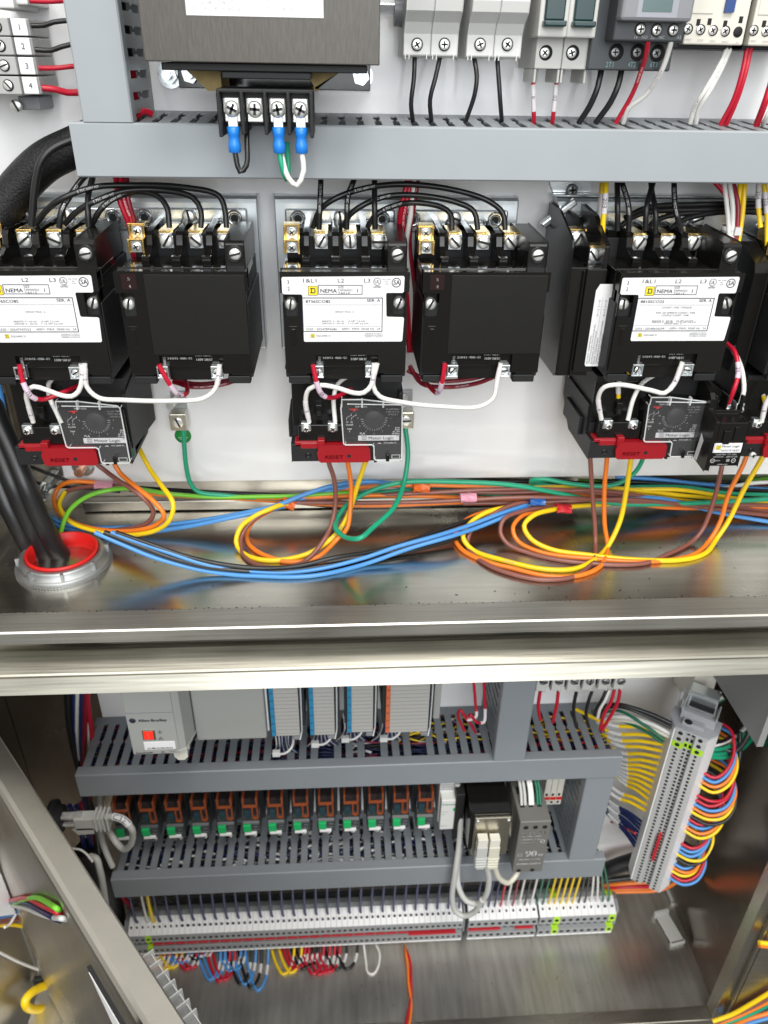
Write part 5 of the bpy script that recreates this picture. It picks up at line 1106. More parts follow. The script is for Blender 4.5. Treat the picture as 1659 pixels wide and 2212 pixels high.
def stuff_wires(xa, xb, za, zb, d0, d1, n, cols, label, r=.0011, vert=False):
    for ci, c_ in enumerate(cols):
        mb = MB()
        for k_ in range(n//len(cols)):
            y = -random.uniform(d0, d1); z = random.uniform(za, zb); pts = []
            if vert: x = random.uniform(xa, xb); pts = [Vector((x+random.uniform(-.003, .003), y+random.uniform(-.006, .006), za+(zb-za)*t/5)) for t in range(6)]
            else: pts = [Vector((xa+(xb-xa)*t/9, min(-.006, max(-.074, y+random.uniform(-.012, .012))), min(zb, max(za, z+random.uniform(-.004, .004))))) for t in range(10)]
            mb.tube(smooth(pts, .012), r, 6)
        o = mb.obj('packed_wires', MATS['wire_'+c_], None, center=True); tag(o, label % c_.replace('dkred', 'dark red').replace('dkgreen', 'dark green'), 'wires', kind='stuff')
stuff_wires(-.275, .30, -.679, -.660, .01, .072, 60, ('navy', 'black', 'dkred', 'navy'), 'mass of %s wires packed inside the duct under the controller')
stuff_wires(.06, .29, -.668, -.656, .01, .040, 8, ('yellow',), 'few %s wires packed inside the right half of the duct under the controller')
stuff_wires(-.268, .30, -.857, -.838, .01, .072, 60, ('navy', 'black', 'grey', 'black'), 'mass of %s wires packed inside the duct below the relays')
stuff_wires(-.165, .55, -.067, -.048, .01, .070, 16, ('black', 'red', 'dkred', 'black'), 'mass of %s wires packed inside the long upper duct', r=.0018)
for lab_, xr_, zr_, nn, mm in (('many small white wire markers inside the duct below the relays', (-.262, .25), -.836, 150, TIE), ('small red and pink wire markers inside the right half of the upper of the two lower ducts', (.20, .295), -.661, 26, MATS['wire_red']), ('small white wire markers inside the duct under the rack', (-.05, .16), -.660, 40, TIE)):
    mb = MB()
    for k_ in range(nn):
        x = random.uniform(*xr_); y = -random.uniform(.014, .070); z = zr_+random.uniform(-.004, .003); a_ = random.uniform(-.5, .5); dv = Vector((math.cos(a_), math.sin(a_), 0))*random.uniform(.003, .006); mb.cyl(Vector((x, y, z))-dv, Vector((x, y, z))+dv, .0015, n=7)
    tag(mb.obj('wire_markers', mm, None, center=True), lab_, 'wire markers', kind='stuff')
for i, (s, nm) in enumerate((('1023 1470 1027 1520 1028 1548 1012 1555 995 1534 989 1545 1003 1578', 'left'), ('1045 1470 1048 1530 1045 1560 1030 1560 1016 1543 1014 1556 1027 1582', 'right'))):
    W('red', s, [.06, .07, .075, .06], nm+' red wire curling into the duct right of the controller rack', r=.0016, marks=[(.38, .016, '')])

# white breakers above the duct, right
for i in range(6):
    a = P(1160+33.5*i, 1480, .075).x; c = a+.0148; z = P(1240, 1491, .075).z
    T = thing_at('mini_breaker', 'white single-pole breaker seen under the crossbar, '+('first', 'second', 'third', 'fourth', 'fifth', 'sixth')[i]+' from the left', 'breaker', (a+c)/2, z-.005, 'white breakers half hidden behind the crossbar')
    part(T, 'housing', MB().box(a, c-.0004, -.003, -.070, z, ZT+.01).box(a, c-.0055, -.05, -.074, z-.001, ZT+.01).box(a+.0005, a+.0025, -.05, -.070, z-.005, z).box(c-.0055, c-.003, -.05, -.071, z-.006, z), BEIGE, .0005)
    p = P(1175+33.5*i, 1474, .075); screw('screw', T, ((a+c)/2-.001, -.0741, p.z+.001), .0042, T.location, m=CASTZ)
for c_, s, l in (('red', '1167 1493 1163 1520 1164 1540 1168 1555', 'red wire under the first white breaker'), ('red', '1206 1493 1203 1520 1196 1552 1194 1560', 'red wire under the second white breaker'),
                 ('black', '1245 1495 1240 1520 1240 1548 1245 1570', 'black wire under the third white breaker'), ('black', '1279 1493 1271 1515 1266 1540 1272 1570', 'black wire under the fourth white breaker'),
                 ('black', '1310 1490 1300 1512 1289 1530 1286 1545', 'black wire under the fifth white breaker'), ('white', '1316 1490 1308 1510 1296 1530 1291 1550', 'white wire beside the black one under the fifth white breaker'),
                 ('red', '1327 1490 1320 1515 1306 1540 1297 1572', 'left red wire under the sixth white breaker'), ('red', '1340 1485 1335 1515 1320 1545 1300 1578', 'right red wire under the sixth white breaker')):
    W(c_, s, [.06, .065, .06], l, r=.0019)
a, c, e1, e2 = rc((1492, 1470), (1540, 1524), .05); T = thing_at('output_block', 'ivory block behind the top of the tilted terminal strip', 'block', (a+c)/2, e1); part(T, 'housing', MB().box(a, c, -.01, -.05, e1, ZT+.02).box(a+.004, a+.012, -.05, -.052, e1+.004, e1+.012), IVORY, .001)

# ---------------------------------------------------------------- relays
xs = [P(274, 1815, .075).x+.0262*0, 0]; X0 = P(327.5, 1812, .075).x; X1 = P(917, 1787, .075).x; PI_ = (X1-X0)/11; zR = (P(327, 1812, .075).z+P(917, 1785, .075).z)/2
names = ['first', 'second', 'third', 'fourth', 'fifth', 'sixth', 'seventh', 'eighth', 'ninth', 'tenth', 'eleventh', 'twelfth', 'thirteenth']
def relay(x, label):
    T = thing('plug_in_relay', label, 'relay', (x, 0, zR), 'row of plug-in relays with orange coils'); h = .0098
    I = lambda nm, mb, m, bev=0, par=None: mb.obj(nm, m, par or T, (0, 0, 0), bev)
    I('socket', MB().box(-h-.001, h+.001, -.004, -.052, -.004, .062).box(-.0129, .0129, -.003, -.046, -.010, .060).box(-h-.0005, h+.0005, -.05, -.075, 0, .0165).prism([(-.05, .0165), (-.0745, .0165), (-.066, .0215), (-.05, .0215)], -h, h, 'yz'), DGREY, .0008)
    I('release_tab', MB().box(-h+.001, -h+.0098, -.074, -.0775, .0062, .0170), GRN, .0006)
    I('name_tag', MB().box(-h+.002, h-.004, -.074, -.0775, .0012, .0045), LBL, .0005)
    k = MB().text('RXM', .0035, .0122, .0014, -.0753, 'l', bold=.0001).text('Telemec', .0022, .0072, .0012, -.0753, 'l', bold=.0001); I('lettering', k, INKL)
    I('teal_core', MB().box(-h+.0025, -h+.0095, -.045, -.070, .0205, .031), TEALB, .0005)
    o_ = MB(); o_.box(.0012, h-.0010, -.069, -.0718, .0205, .0225).box(.0012, .0030, -.069, -.0718, .0205, .041).box(h-.0028, h-.0010, -.069, -.0718, .0205, .043).box(-h+.0015, h-.001, -.069, -.0718, .0405, .0430).box(-h+.0015, -h+.0035, -.048, -.0718, .0430, .0555).box(h-.0032, h-.001, -.048, -.0718, .0430, .0555)
    I('coil_frame', o_, ORG, .0004); I('coil', MB().box(-h+.003, .001, -.03, -.066, .031, .050).box(.0034, h-.003, -.03, -.066, .0235, .040), mat('relay_dark_coil', (.03, .02, .018), .4))
    I('smoked_cover', MB().box(-h, h, -.035, -.0725, .0195, .056), SMOKE, .0008)
    return T
r0 = relay(X0-PI_, 'first relay of the row, partly hidden by the grey network cable')
for i in range(1, 13): dup(r0, (X0+(i-1)*PI_, 0, zR), names[i]+' relay from the left in the row of thirteen')
for i in range(13):
    x = X0+(i-1)*PI_
    if i: wire('white', smooth([Vector((x+.004, -.066, zR+.001)), Vector((x+.0035, -.070, zR-.008)), Vector((x, -.064, zR-.016)), Vector((x-.002, -.055, zR-.022))]), 'white lead dropping from the '+names[i]+' relay into the duct', r=.0014, group='white relay leads', raw=True)
o = MB()
for k_ in range(120):
    x = X0-PI_-.012+k_*(13*PI_+.004)/120; o.lathe((x, -.058+random.uniform(-.004, .004), zR+.068+random.uniform(0, .003)), (0, -1, 0), [(.0012, 0), (.0012, .004), (.0001, .004)], 6)
tag(o.obj('bridge_connector', BLKM, None, center=True), 'row of small black connector pins above the relays', 'pins', kind='stuff')
tag(MB().box(X0-PI_-.015, X0+12*PI_+.01, -.004, -.056, zR+.055, zR+.0675).obj('socket_rail', DGREY, None, center=True), 'dark socket rail along the top of the thirteen relays', 'rail')

# small units right of the relays
a, c, e1, e2 = rc((951, 1700), (990, 1794), .082); T = thing_at('slim_breaker', 'slim light grey breaker with green lettering right of the relays', 'breaker', (a+c)/2, e1)
part(T, 'housing', MB().box(a, c, -.003, -.070, e1, e2+.02).box(a+.001, c-.001, -.06, -.082, e1+.002, e1+.052), GREYL, .001)
k = MB()
for j in range(7): k.box(a+.001, c-.001, -.0698, -.0705, e1+.056+j*.0035, e1+.0568+j*.0035)
part(T, 'rib', k, MGREY); part(T, 'lettering', MB().text('Schneider', (a+c)/2, e1+.044, .0026, -.0822, 'c', c-a-.004, bold=.0002), GRN); part(T, 'status_mark', MB().box(c-.006, c-.002, -.0818, -.0823, e1+.034, e1+.039), GRN)
part(T, 'lettering', MB().text('A9F 6 C', a+.002, e1+.032, .0015, -.0822, 'l').text('230V', a+.002, e1+.028, .0015, -.0822, 'l').text('50/60Hz', a+.002, e1+.008, .0016, -.0822, 'l'), INKG)
dM = .115; a, c, e1, e2 = rc((1022, 1767), (1099, 1846), dM); T = thing_at('network_switch', 'black network switch with a nickel front and two cream network plugs', 'network switch', (a+c)/2, e1)
part(T, 'case', MB().box(a-.004, c+.001, -.01, -.112, e1+.006, e2+.004), BLKG, .001); part(T, 'metal_front', MB().box(a, c, -.112, -.1155, e1, e2), NICK, .001)
part(T, 'port', MB().box(a+.008, a+.019, -.115, -.1175, e1-.004, e1+.012).box(a+.020, a+.031, -.115, -.1175, e1-.004, e1+.012), NICK, .0005)
for dx in (.003, c-a-.003): screw('screw', T, (a+dx, -.1156, e2-.003), .0018, T.location)
part(T, 'side_bracket', MB().box(a-.016, a-.006, -.01, -.085, e1-.01, e2+.002), BLKM, .001)
dP = .118; a = P(1124, 1778, dP).x; c = P(1192, 1772, dP).x; zt_ = P(1160, 1775, dP).z; zb = P(1140, 1884, dP).z
T = thing_at('power_supply', 'dark grey power supply marked 90 W with white and green wires on top', 'power supply', (a+c)/2, zb)
part(T, 'case', MB().box(a, c, -.02, -dP, zb, zt_), PSU, .001)
k = MB()
for i in range(4):
    for j in range(3): k.box(a+.004+j*.0095, a+.009+j*.0095, -.035-i*.018, -.045-i*.018, zt_-.0005, zt_+.0003)
part(T, 'vent', k, HOLE); k = MB()
for j in range(3): k.lathe((a+.007+j*.0105, -dP-.0002, zt_-.009), (0, -1, 0), [(.0028, 0), (.0026, .0003), (.0001, .0002)], 16)
for j in range(2): k.lathe((a+.007+j*.0155, -dP-.0002, zb+.004), (0, -1, 0), [(.0026, 0), (.0024, .0003), (.0001, .0002)], 16)
part(T, 'screw_well', k, HOLE)
k = MB(); Y = -dP-.0004; xm = (a+c)/2
for j, (s, h_, w_) in enumerate((('L  N  PE', .003, .026), ('AC100-240V', .0022, .022), ('50/60Hz 1.8A', .002, .022), ('LISTED', .002, .014))): k.text(s, a+.004, zt_-.020-j*.0050, h_, Y, 'l', w_, bold=.0002)
k.text('90', xm-.006, zb+.029, .0100, Y, 'l', .0125, bold=.0007).text('W', xm+.0085, zb+.029, .004, Y, 'l', bold=.0003).text('OUTPUT DC24V', xm, zb+.0225, .0024, Y, 'c', .024, bold=.0002).text('POWER SUPPLY', xm, zb+.0145, .0026, Y, 'c', .027, bold=.0003)
k.ring((c-.006, zt_-.033), .0026, .0020, Y).frame(a+.003, a+.0075, zb+.030, zb+.034, .0003, Y)
part(T, 'lettering', k, INKW)
for i, (c_, dx, l) in enumerate((('grey', .006, 'left grey'), ('grey', .010, 'right grey'), ('white', .0155, 'left white'), ('white', .0185, 'right white'), ('dkgreen', .024, 'left green'), ('dkgreen', .027, 'right green'))):
    wire(c_, smooth([Vector((a+dx-.006, -.03, zt_+.045)), Vector((a+dx-.004, -.055, zt_+.035)), Vector((a+dx, -.085, zt_+.012)), Vector((a+dx, -.096, zt_))]), l+' wire entering the top of the power supply', r=.0017, raw=True)
a, c, e1, e2 = rc((1176, 1690), (1216, 1738), .05)
for i in range(3):
    x = a+(c-a)*i/3; T = thing_at('fused_terminal', 'small white terminal with a red stripe beside the power supply, '+('left', 'middle', 'right')[i]+' one of three', 'terminal', x+.003, e1, 'white terminals with red stripes')
    part(T, 'housing', MB().box(x, x+(c-a)/3-.0004, -.01, -.05, e1, e2+.01), IVORY, .0006); part(T, 'red_stripe', MB().box(x+.0004, x+(c-a)/3-.0008, -.0495, -.0512, e1+.010, e1+.014), REDB); part(T, 'hole', MB().box(x+.0015, x+.0045, -.0495, -.0503, e1+.016, e1+.020).box(x+.0015, x+.0045, -.0495, -.0503, e1+.003, e1+.0065), HOLE)

# ---------------------------------------------------------------- terminal strips
def tblock(w, tg_mat=TBG, k=1.0):
    """profile across u (vertical on the lower strip), depth v; local z = -u, y = -v"""
    pr_ = [(-.026, .004), (-.0305, .014), (-.0300, .0205), (-.0205, .0405), (-.0190, .0415), (-.0062, .0425), (-.0058, .037), (.0058, .037), (.0062, .0425), (.0190, .0415), (.0205, .0405), (.0300, .0205), (.0305, .014), (.026, .004)]
    pr_ = [(u*k, v*k) for u, v in pr_]; P_ = {}
    mb = MB().prism([(-v, -u) for u, v in pr_], -w/2+.0001, w/2-.0001, 'yz'); P_['housing'] = [(mb, tg_mat)]
    tags = []
    for s in (-1, 1):
        mb = MB().prism([(-v*k, -u*k) for u, v in ((s*.0300, .0208), (s*.0309, .0212), (s*.0215, .0420), (s*.0200, .0412))], -w/2+.0002, w/2-.0002, 'yz'); tags.append((mb, LBL))
    P_['number_tag'] = tags; hs_ = []
    for s in (-1, 1): hs_.append((MB().lathe((0, -.0421*k, -s*.0125*k), (0, -1, 0), [(w*.30, 0), (w*.28, .0002), (.0001, .0002)], 12), HOLE))
    P_['clamp_hole'] = hs_
    P_['channel_slot'] = [(MB().box(-w*.25, w*.25, -.0368*k, -.0374*k, -.0045*k, -.0012*k).box(-w*.25, w*.25, -.0368*k, -.0374*k, .0012*k, .0045*k), HOLE)]
    return P_
def tb_proto(w, m, k):
    P_ = tblock(w, m, k); root = bpy.data.objects.new('terminal_block', None); C.objects.link(root)
    for nm, lst in P_.items():
        for mb, mm in lst: mb.obj(nm, mm, root)
    return root
zc = (P(292, 2025, .043).z+P(1315, 1981, .043).z)/2+.003
prot = {}
def place_tb(w, m, loc, rot, label, group, k=1.0):
    k_ = (round(w, 5), m.name, k)
    if k_ not in prot: prot[k_] = tb_proto(w, m, k); o = prot[k_]; o.location = loc
    else: o = dup(prot[k_], loc, label, group)
    o.rotation_euler = rot; return tag(o, label, 'terminal block', group)
def num_text(o, s, w):
    t = MB(); M_ = Matrix.Translation((0, -.0325, .0268)) @ Matrix.Rotation(math.radians(-24), 4, 'X')
    t.text(s, 0, -.0022, .0036, -.0012, 'c', min(w*.62, .0016*len(s)+.0006), M=M_, bold=.0002); t.obj('lettering', INK, o)
gx = [(P(286, 2025, .043).x, P(995, 1994, .043).x, 60), (P(1007, 1994, .043).x, P(1153, 1988, .043).x, 10), (P(1157, 1988, .043).x, P(1318, 1981, .043).x, 11)]
LS = 'blocks of the long terminal strip'
XB = []
for gi, (xa, xb, n) in enumerate(gx):
    w = (xb-xa)/n
    for i in range(n):
        x = xa+w*(i+.5); XB.append(x); lime = (gi == 0 and i == 3) or (gi == 2 and i in (2, 10))
        if lime: lab = ('yellow-green earth terminal, fourth block of the long strip', '', 'yellow-green earth terminal '+('third block of' if i == 2 else 'at the right end of')+' the last group on the long strip')[gi]
        elif gi == 0 and i < 23: lab = 'grey terminal block with number tag %d on the long strip below the duct' % (i+1)
        else: lab = ('grey terminal block in the long middle stretch of the strip', 'grey terminal block of the second group under the network cables', 'grey terminal block of the last group at the right end of the strip')[gi]
        if gi == 0 and i < 23 and not lime: grp = LS+', numbered 1 to 23'
        else: grp = None if lime else LS+(', long stretch', ', second group', ', last group')[gi]
        o = place_tb(w, LIME if lime else TBG, (x, -.014, zc+.0015), (0, 0, 0), lab, grp)
        if gi == 0 or i % 1 == 0: num_text(o, str(i+1), w)
w0 = (gx[0][1]-gx[0][0])/60
def jumper(xa, xb, dz, label, grp='red jumpers pushed into the long terminal strip'):
    o = MB().box(xa+.0007, xb-.0007, -.049, -.0572, zc+.0015+dz-.0016, zc+dz+.0016).obj('jumper', REDJ, None, center=True, bevel=.0003); tag(o, label, 'jumper', grp)
for i in range(4, 50, 2): jumper(gx[0][0]+w0*i, gx[0][0]+w0*(i+2), .0028, 'short red jumper in the upper channel of the long terminal strip')
jumper(P(881, 2000, .05).x, P(985, 1996, .05).x, -.0028, 'long red jumper in the lower channel near the end of the first group', None)
jumper(P(1010, 1992, .05).x, P(1081, 1990, .05).x, .001, 'red jumper under the network cable plugs', None); jumper(P(1111, 1986, .05).x, P(1152, 1984, .05).x, .001, 'short red jumper left of the yellow-green earth terminal', None)
for x, l in ((gx[0][0]-.004, 'grey end bracket at the left end of the long terminal strip'), (gx[2][1]+.004, 'grey end bracket with screw at the right end of the long terminal strip'), ((gx[0][1]+gx[1][0])/2, 'thin end plate between the first and second group of the long strip')):
    w_ = .0035 if 'thin' not in l else .0014
    o = MB().prism([(-.004, zc-.024), (-.035, zc-.026), (-.046, zc-.018), (-.046, zc+.018), (-.035, zc+.024), (-.004, zc+.022)], x-w_, x+w_, 'yz').obj('end_bracket', MGREY, None, center=True, bevel=.0008); tag(o, l, 'end bracket')
o = MB().box(gx[0][0]-.012, gx[2][1]+.012, -.001, -.010, zc-.0175, zc+.0175).obj('mounting_rail', ZINC, None, center=True); tag(o, 'zinc rail behind the long terminal strip', 'rail')
# wires above the strip
zd = -.8620
cnt = 0
cols_r = {73: 'dkred', 75: 'white', 76: 'black', 78: 'white', 79: 'dkgreen', 70: 'red', 71: 'white'}
for i in sorted(set([3, 4]+list(range(1, 60, 2)))):
    x = XB[i]; wire('navy' if i not in (3, 4) else ('white' if i == 3 else 'yellow'), smooth([Vector((x+.0015, -.040, zd+.006)), Vector((x+.001, -.045, zd-.012)), Vector((x-.001, -.043, zc+.036)), Vector((x, -.040, zc+.026))]),
         'navy wire dropping from the duct into the long terminal strip' if i not in (3, 4) else ('white wire' if i == 3 else 'short yellow wire')+' among the navy ones near block 4 of the long strip', r=.0018 if i != 4 else .0024, group='navy wires above the long terminal strip' if i not in (3, 4) else None, raw=True, n=8)
for i, c_ in enumerate(['navy', 'navy', 'navy', 'navy', 'red', 'white', 'dkred', 'white', 'black', 'white', 'dkgreen', 'dkgreen', 'yellow', 'yellow', 'yellow', 'yellow', 'yellow', 'black', 'black', 'white', 'white', 'dkgreen', 'dkgreen']):
    x = gx[1][0]+.012+i*(gx[2][1]-gx[1][0]-.016)/22.5
    nm = {'dkred': 'dark red', 'dkgreen': 'dark green'}.get(c_, c_)
    wire(c_, smooth([Vector((min(x+.001, .311), -.040, zd+.004)), Vector((min(x+.001, .311+(x-.311)*.3), -.045, zd-.008)), Vector((x-.0005, -.043, zc+.036)), Vector((x, -.040, zc+.026))]), nm+' wire dropping into the right-hand end of the long terminal strip', r=.0015, group=nm+' wires above the right end of the long strip', raw=True, n=8)
# loops below the strip
LW = [('orange', 322, 34), ('black', 338, 30), ('brown', 343, 26), ('orange', 356, 34), ('orange', 367, 36), ('yellow', 382, 36), ('yellow', 394, 34), ('blue', 408, 28), ('blue', 416, 26), ('red', 425, 38), ('red', 436, 36), ('black', 448, 22), ('black', 458, 20), ('blue', 477, 60), ('blue', 487, 58), ('red', 497, 64), ('red', 508, 62), ('blue', 521, 46), ('blue', 531, 44), ('black', 543, 70), ('blue', 553, 72), ('blue', 580, 84), ('black', 566, 78), ('yellow', 636, 56), ('yellow', 652, 54), ('red', 660, 48), ('red', 668, 46), ('black', 678, 48), ('black', 688, 46), ('red', 700, 58), ('red', 713, 60), ('red', 724, 58), ('red', 735, 56), ('black', 750, 52), ('black', 773, 52)]
cc = {}
for c_, ox, dr in LW:
    oy = 2059-(ox-305)*.048-3; cc[c_] = cc.get(c_, 0)+1
    s = '%g %g %g %g %g %g %g %g %g %g %g %g' % (ox, oy, ox-2, oy+dr*.5, ox-11, oy+dr*.98, ox-24, oy+dr*1.15, ox-40, oy+dr*.72, ox-52, oy+2)
    W(c_, s, [.048, .046, .035, .02, .004, .002], c_+' wire looping below the long terminal strip', r=.0019, group=c_+' wires looping below the strip', marks=[(.24, .008, '', TIE)])
W('white', '785 2035 790 2075 795 2101 806 2104 816 2090 820 2060 812 2040', [.046, .04, .03, .02], 'white wire loop hanging alone below the long terminal strip', r=.0017)
def twist(c_, ph, label):
    base = smooth([P(866, 2012, .036), P(870, 2032, .036), PZ(879, 2060, LZ+.010), PZ(884, 2085, LZ+.008), PZ(885, 2120, LZ+.008), PZ(888, 2160, LZ+.006), PZ(876, 2235, LZ+.012)]); out = []
    for i, p in enumerate(base):
        a_ = ph+i*.15; out.append(p+Vector((math.cos(a_)*.0021, math.sin(a_)*.0021, 0)))
    wire(c_, out, label, r=.0017, raw=True)
twist('orange', 0, 'orange wire of the twisted pair hanging below the long strip'); twist('red', math.pi, 'red wire of the twisted pair hanging below the long strip')

# tilted strip on the right
A_ = math.radians(-35); KV = .80
Rz = Matrix.Rotation(A_, 4, 'Z'); fwd = Rz @ Vector((0, -1, 0)); cen = Vector((.362, -.103, 0))-fwd*.034
zt_, zb_ = -.6, -.857; n = 45; RG = 'blocks of the vertical terminal strip'
def vrot(): return (Rz @ Matrix.Rotation(math.radians(90), 4, 'Y')).to_euler()
z = zt_; TPALE = mat('terminal_pale', (.46, .46, .455), .5)
for i in range(n):
    wv = .0084 if i < 3 else (zt_-zb_-.0252)/(n-3); lime = i == 2
    place_tb(wv, LIME if lime else TPALE, (cen.x, cen.y, z-wv/2), vrot(), 'yellow-green earth terminal, third from the top of the vertical strip' if lime else ('large pale terminal block at the top of the vertical strip' if i < 2 else 'pale terminal block of the vertical strip at the right'), None if lime else (RG+', large ones' if i < 2 else RG), KV); z -= wv
o = MB(); Mv = Matrix.Translation((cen.x, cen.y, 0)) @ Rz
j0 = Mv @ Vector((.003, -.040, 0))
o.box(-.0018, .0014, -.028, -.0365, -.806, -.762, Mv); tag(o.obj('jumper', REDJ, None, center=True, bevel=.0006), 'long red jumper in the middle channel of the vertical terminal strip', 'jumper')
T = thing('end_clamp', 'light grey end clamp with a slotted metal plate on top of the vertical strip', 'end clamp', (cen.x, cen.y, zt_))
b = MB(); b.prism([(-.024, -.004), (-.024, -.021), (-.0165, -.0335), (.0165, -.0335), (.024, -.021), (.024, -.004)], zt_+.0002, zt_+.003, 'xy'); b.box(-.016, .019, .002, -.020, zt_+.003, zt_+.015).box(-.0225, -.019, .004, -.006, zt_+.003, zt_+.026).box(-.012, .010, -.020, -.0285, zt_+.003, zt_+.008).box(-.0165, -.0145, .003, -.0205, zt_+.014, zt_+.019).box(.0175, .0195, .003, -.0205, zt_+.014, zt_+.019); b.v = [Mv @ v for v in b.v]
part(T, 'clamp_body', b, mat('clamp_grey', (.36, .37, .39), .45), .0008)
b = MB(); b.box(-.0135, .0165, .001, -.014, zt_+.0152, zt_+.0170); b.v = [Mv @ v for v in b.v]; part(T, 'metal_plate', b, CASTZ, .0006)
b = MB(); b.box(-.011, .014, -.0015, -.0115, zt_+.0172, zt_+.0174).lathe((-.006, -.0265, zt_+.0083), (0, 0, 1), [(.004, 0), (.003, .0002), (.0001, .0002)], 16); b.v = [Mv @ v for v in b.v]; part(T, 'slot', b, HOLE)
b = MB(); b.box(-.015, .015, .012, -.003, zb_-.01, zt_+.03); b.v = [Mv @ v for v in b.v]; tag(b.obj('mounting_rail', ZINC, None, center=True), 'zinc rail behind the vertical terminal strip', 'rail')
# wires on its left
def onL(z, s=-1): return Mv @ Vector((s*.0235, -.020, z))
yl = [1572, 1590, 1604, 1616, 1632, 1645, 1655, 1663, 1672, 1681, 1690, 1699, 1718, 1728]
for i, oy in enumerate(yl):
    ox = (1322, 1329, 1332, 1338, 1344, 1346, 1346, 1345, 1347, 1349, 1350, 1350, 1338, 1332)[i]
    a = P(ox, oy-6, .045); e_ = onL(-.622-i*.0098); m_ = (a+e_)/2+Vector((0, 0, .002)); b0 = a+(a-e_)*.5+Vector((-.01, .012, .008))
    wire('yellow', smooth([b0, a, m_, e_]), 'yellow wire with a white sleeve running from the duct to the vertical strip', r=.0021, group='yellow wires left of the vertical strip', raw=True, marks=[(.42, .014, '', TIE)], n=8)
for i in range(8):
    a = P(1328+(i % 3)*2, 1738+i*5.5, .04); e_ = onL(-.770-i*.0065); b0 = a+(a-e_)*.3+Vector((-.01, .01, .004))
    wire('navy', smooth([b0, a, (a+e_)/2+Vector((0, 0, .002)), e_]), 'navy wire with a pale sleeve running to the lower left of the vertical strip', r=.0017, group='navy wires left of the vertical strip', raw=True, marks=[(.35, .014, '', TIE)], n=8)
W('red', '1320 1775 1345 1785 1372 1800', [.03, .05, .08], 'red wire below the navy ones left of the vertical strip', r=.0014, marks=[(.2, .01, '', TIE)])
for c_, s, l, r_ in (('black', '1290 1548 1306 1525 1339 1522 1400 1540 1452 1563', 'black wire arching from the duct to the top of the vertical strip', .0022), ('black', '1293 1552 1312 1530 1345 1528 1405 1550 1450 1572', 'second black wire arching to the top of the vertical strip', .0018),
                     ('white', '1290 1560 1320 1548 1370 1552 1410 1565 1448 1585', 'upper white wire arching to the vertical strip', .0024), ('cream', '1290 1568 1325 1556 1370 1560 1410 1575 1445 1592', 'lower cream wire arching to the vertical strip', .0022),
                     ('dkgreen', '1300 1540 1340 1536 1390 1565 1435 1598', 'upper dark green wire arching to the vertical strip', .0018), ('dkgreen', '1296 1556 1345 1558 1395 1580 1432 1605', 'lower dark green wire arching to the vertical strip', .0018)):
    W(c_, s, [.03, .05, .07, .085], l, r=r_)
# wires on its right
for c_, s, l, r_ in (('black', '1528 1605 1560 1602 1590 1580 1620 1540', 'black wire leaving the right side of the vertical strip upwards', .0022), ('white', '1532 1612 1556 1606 1580 1595 1606 1575 1650 1530', 'white wire leaving the right side of the vertical strip upwards', .0024),
                     ('green', '1532 1620 1560 1617 1585 1606 1612 1582 1655 1535', 'upper green wire leaving the right side of the vertical strip', .0023), ('green', '1530 1634 1560 1636 1585 1629 1618 1602 1660 1550', 'middle green wire leaving the right side of the vertical strip', .0027), ('green', '1530 1628 1558 1628 1582 1619 1616 1592 1660 1542', 'lower green wire leaving the right side of the vertical strip', .0024),
                     ('white', '1530 1520 1545 1514 1562 1506', 'short white wire in the dark gap above the vertical strip', .0022), ('dkgreen', '1532 1524 1547 1519 1566 1509', 'short green wire in the dark gap above the vertical strip', .002)):
    W(c_, s, [.10, .09, .06, .02] if r_ != .002 and 'dark gap' not in l else [.0, .0], l, r=r_)
for g, (zs, bulge) in enumerate(((-.656, .026), (-.692, .033), (-.732, .030), (-.774, .027), (-.812, .026))):
    for j, c_ in enumerate((('red', 'blue', 'orange', 'yellow'), ('red', 'red', 'blue', 'orange', 'yellow', 'black'), ('red', 'blue', 'orange', 'yellow'), ('red', 'blue', 'blue', 'yellow', 'black'), ('blue', 'orange', 'yellow', 'red', 'blue'))[g]):
        a = onL(zs-j*.0068-random.uniform(0, .001), 1); bl = .78*bulge*(1+.10*j+random.uniform(-.08, .08)); r_ = Rz @ Vector((1, 0, 0)); bk = -fwd; u_ = random.uniform(-.003, .003)
        pts = [a-r_*.004, a+r_*bl*.5-Vector((0, 0, .0015+u_*.3)), a+r_*bl*.95+bk*.010+Vector((0, 0, .004+u_)), a+r_*bl*1.05+bk*.030+Vector((0, 0, .016+u_)), a+r_*bl*.6+bk*.048+Vector((0, 0, .027+u_)), a+r_*.002+bk*.055+Vector((0, 0, .026))]
        wire(c_, smooth(pts), c_+' wire looping out of the right side of the vertical strip', r=.0018, raw=True, n=8, group=c_+' loops right of the vertical strip')
for i in range(5):
    a = onL(-.64-i*.042, 1); r_ = Rz @ Vector((1, 0, 0)); bk = -fwd
    wire('black', smooth([a+bk*.03, a+r_*.02+bk*.034+Vector((0, 0, -.004)), a+r_*.028+bk*.045+Vector((0, 0, .016)), a+r_*.020+bk*.06+Vector((0, 0, .045))]), 'thick black wire behind the coloured loops right of the vertical strip', r=.0030, raw=True, group='thick black wires behind the coloured loops')
for i, (c_, s) in enumerate((('orange', '1300 1912 1360 1908 1440 1904'), ('red', '1300 1917 1360 1916 1440 1914'), ('orange', '1300 1926 1360 1926 1430 1921 1470 1900'), ('orange', '1300 1920 1370 1919 1440 1916'))):
    W(c_, s, [.02, .03, .03], ('upper orange', 'red', 'bottom orange', 'middle orange')[i]+' wire between the end of the long strip and the vertical strip', r=.0026)
W('black', '1290 1890 1310 1880 1345 1866 1400 1850', [.02, .03, .02], 'black braided sleeve above the orange wires by the vertical strip', r=.010, name='braided_cable', cat='cable', m=SLEEVE, n=16)
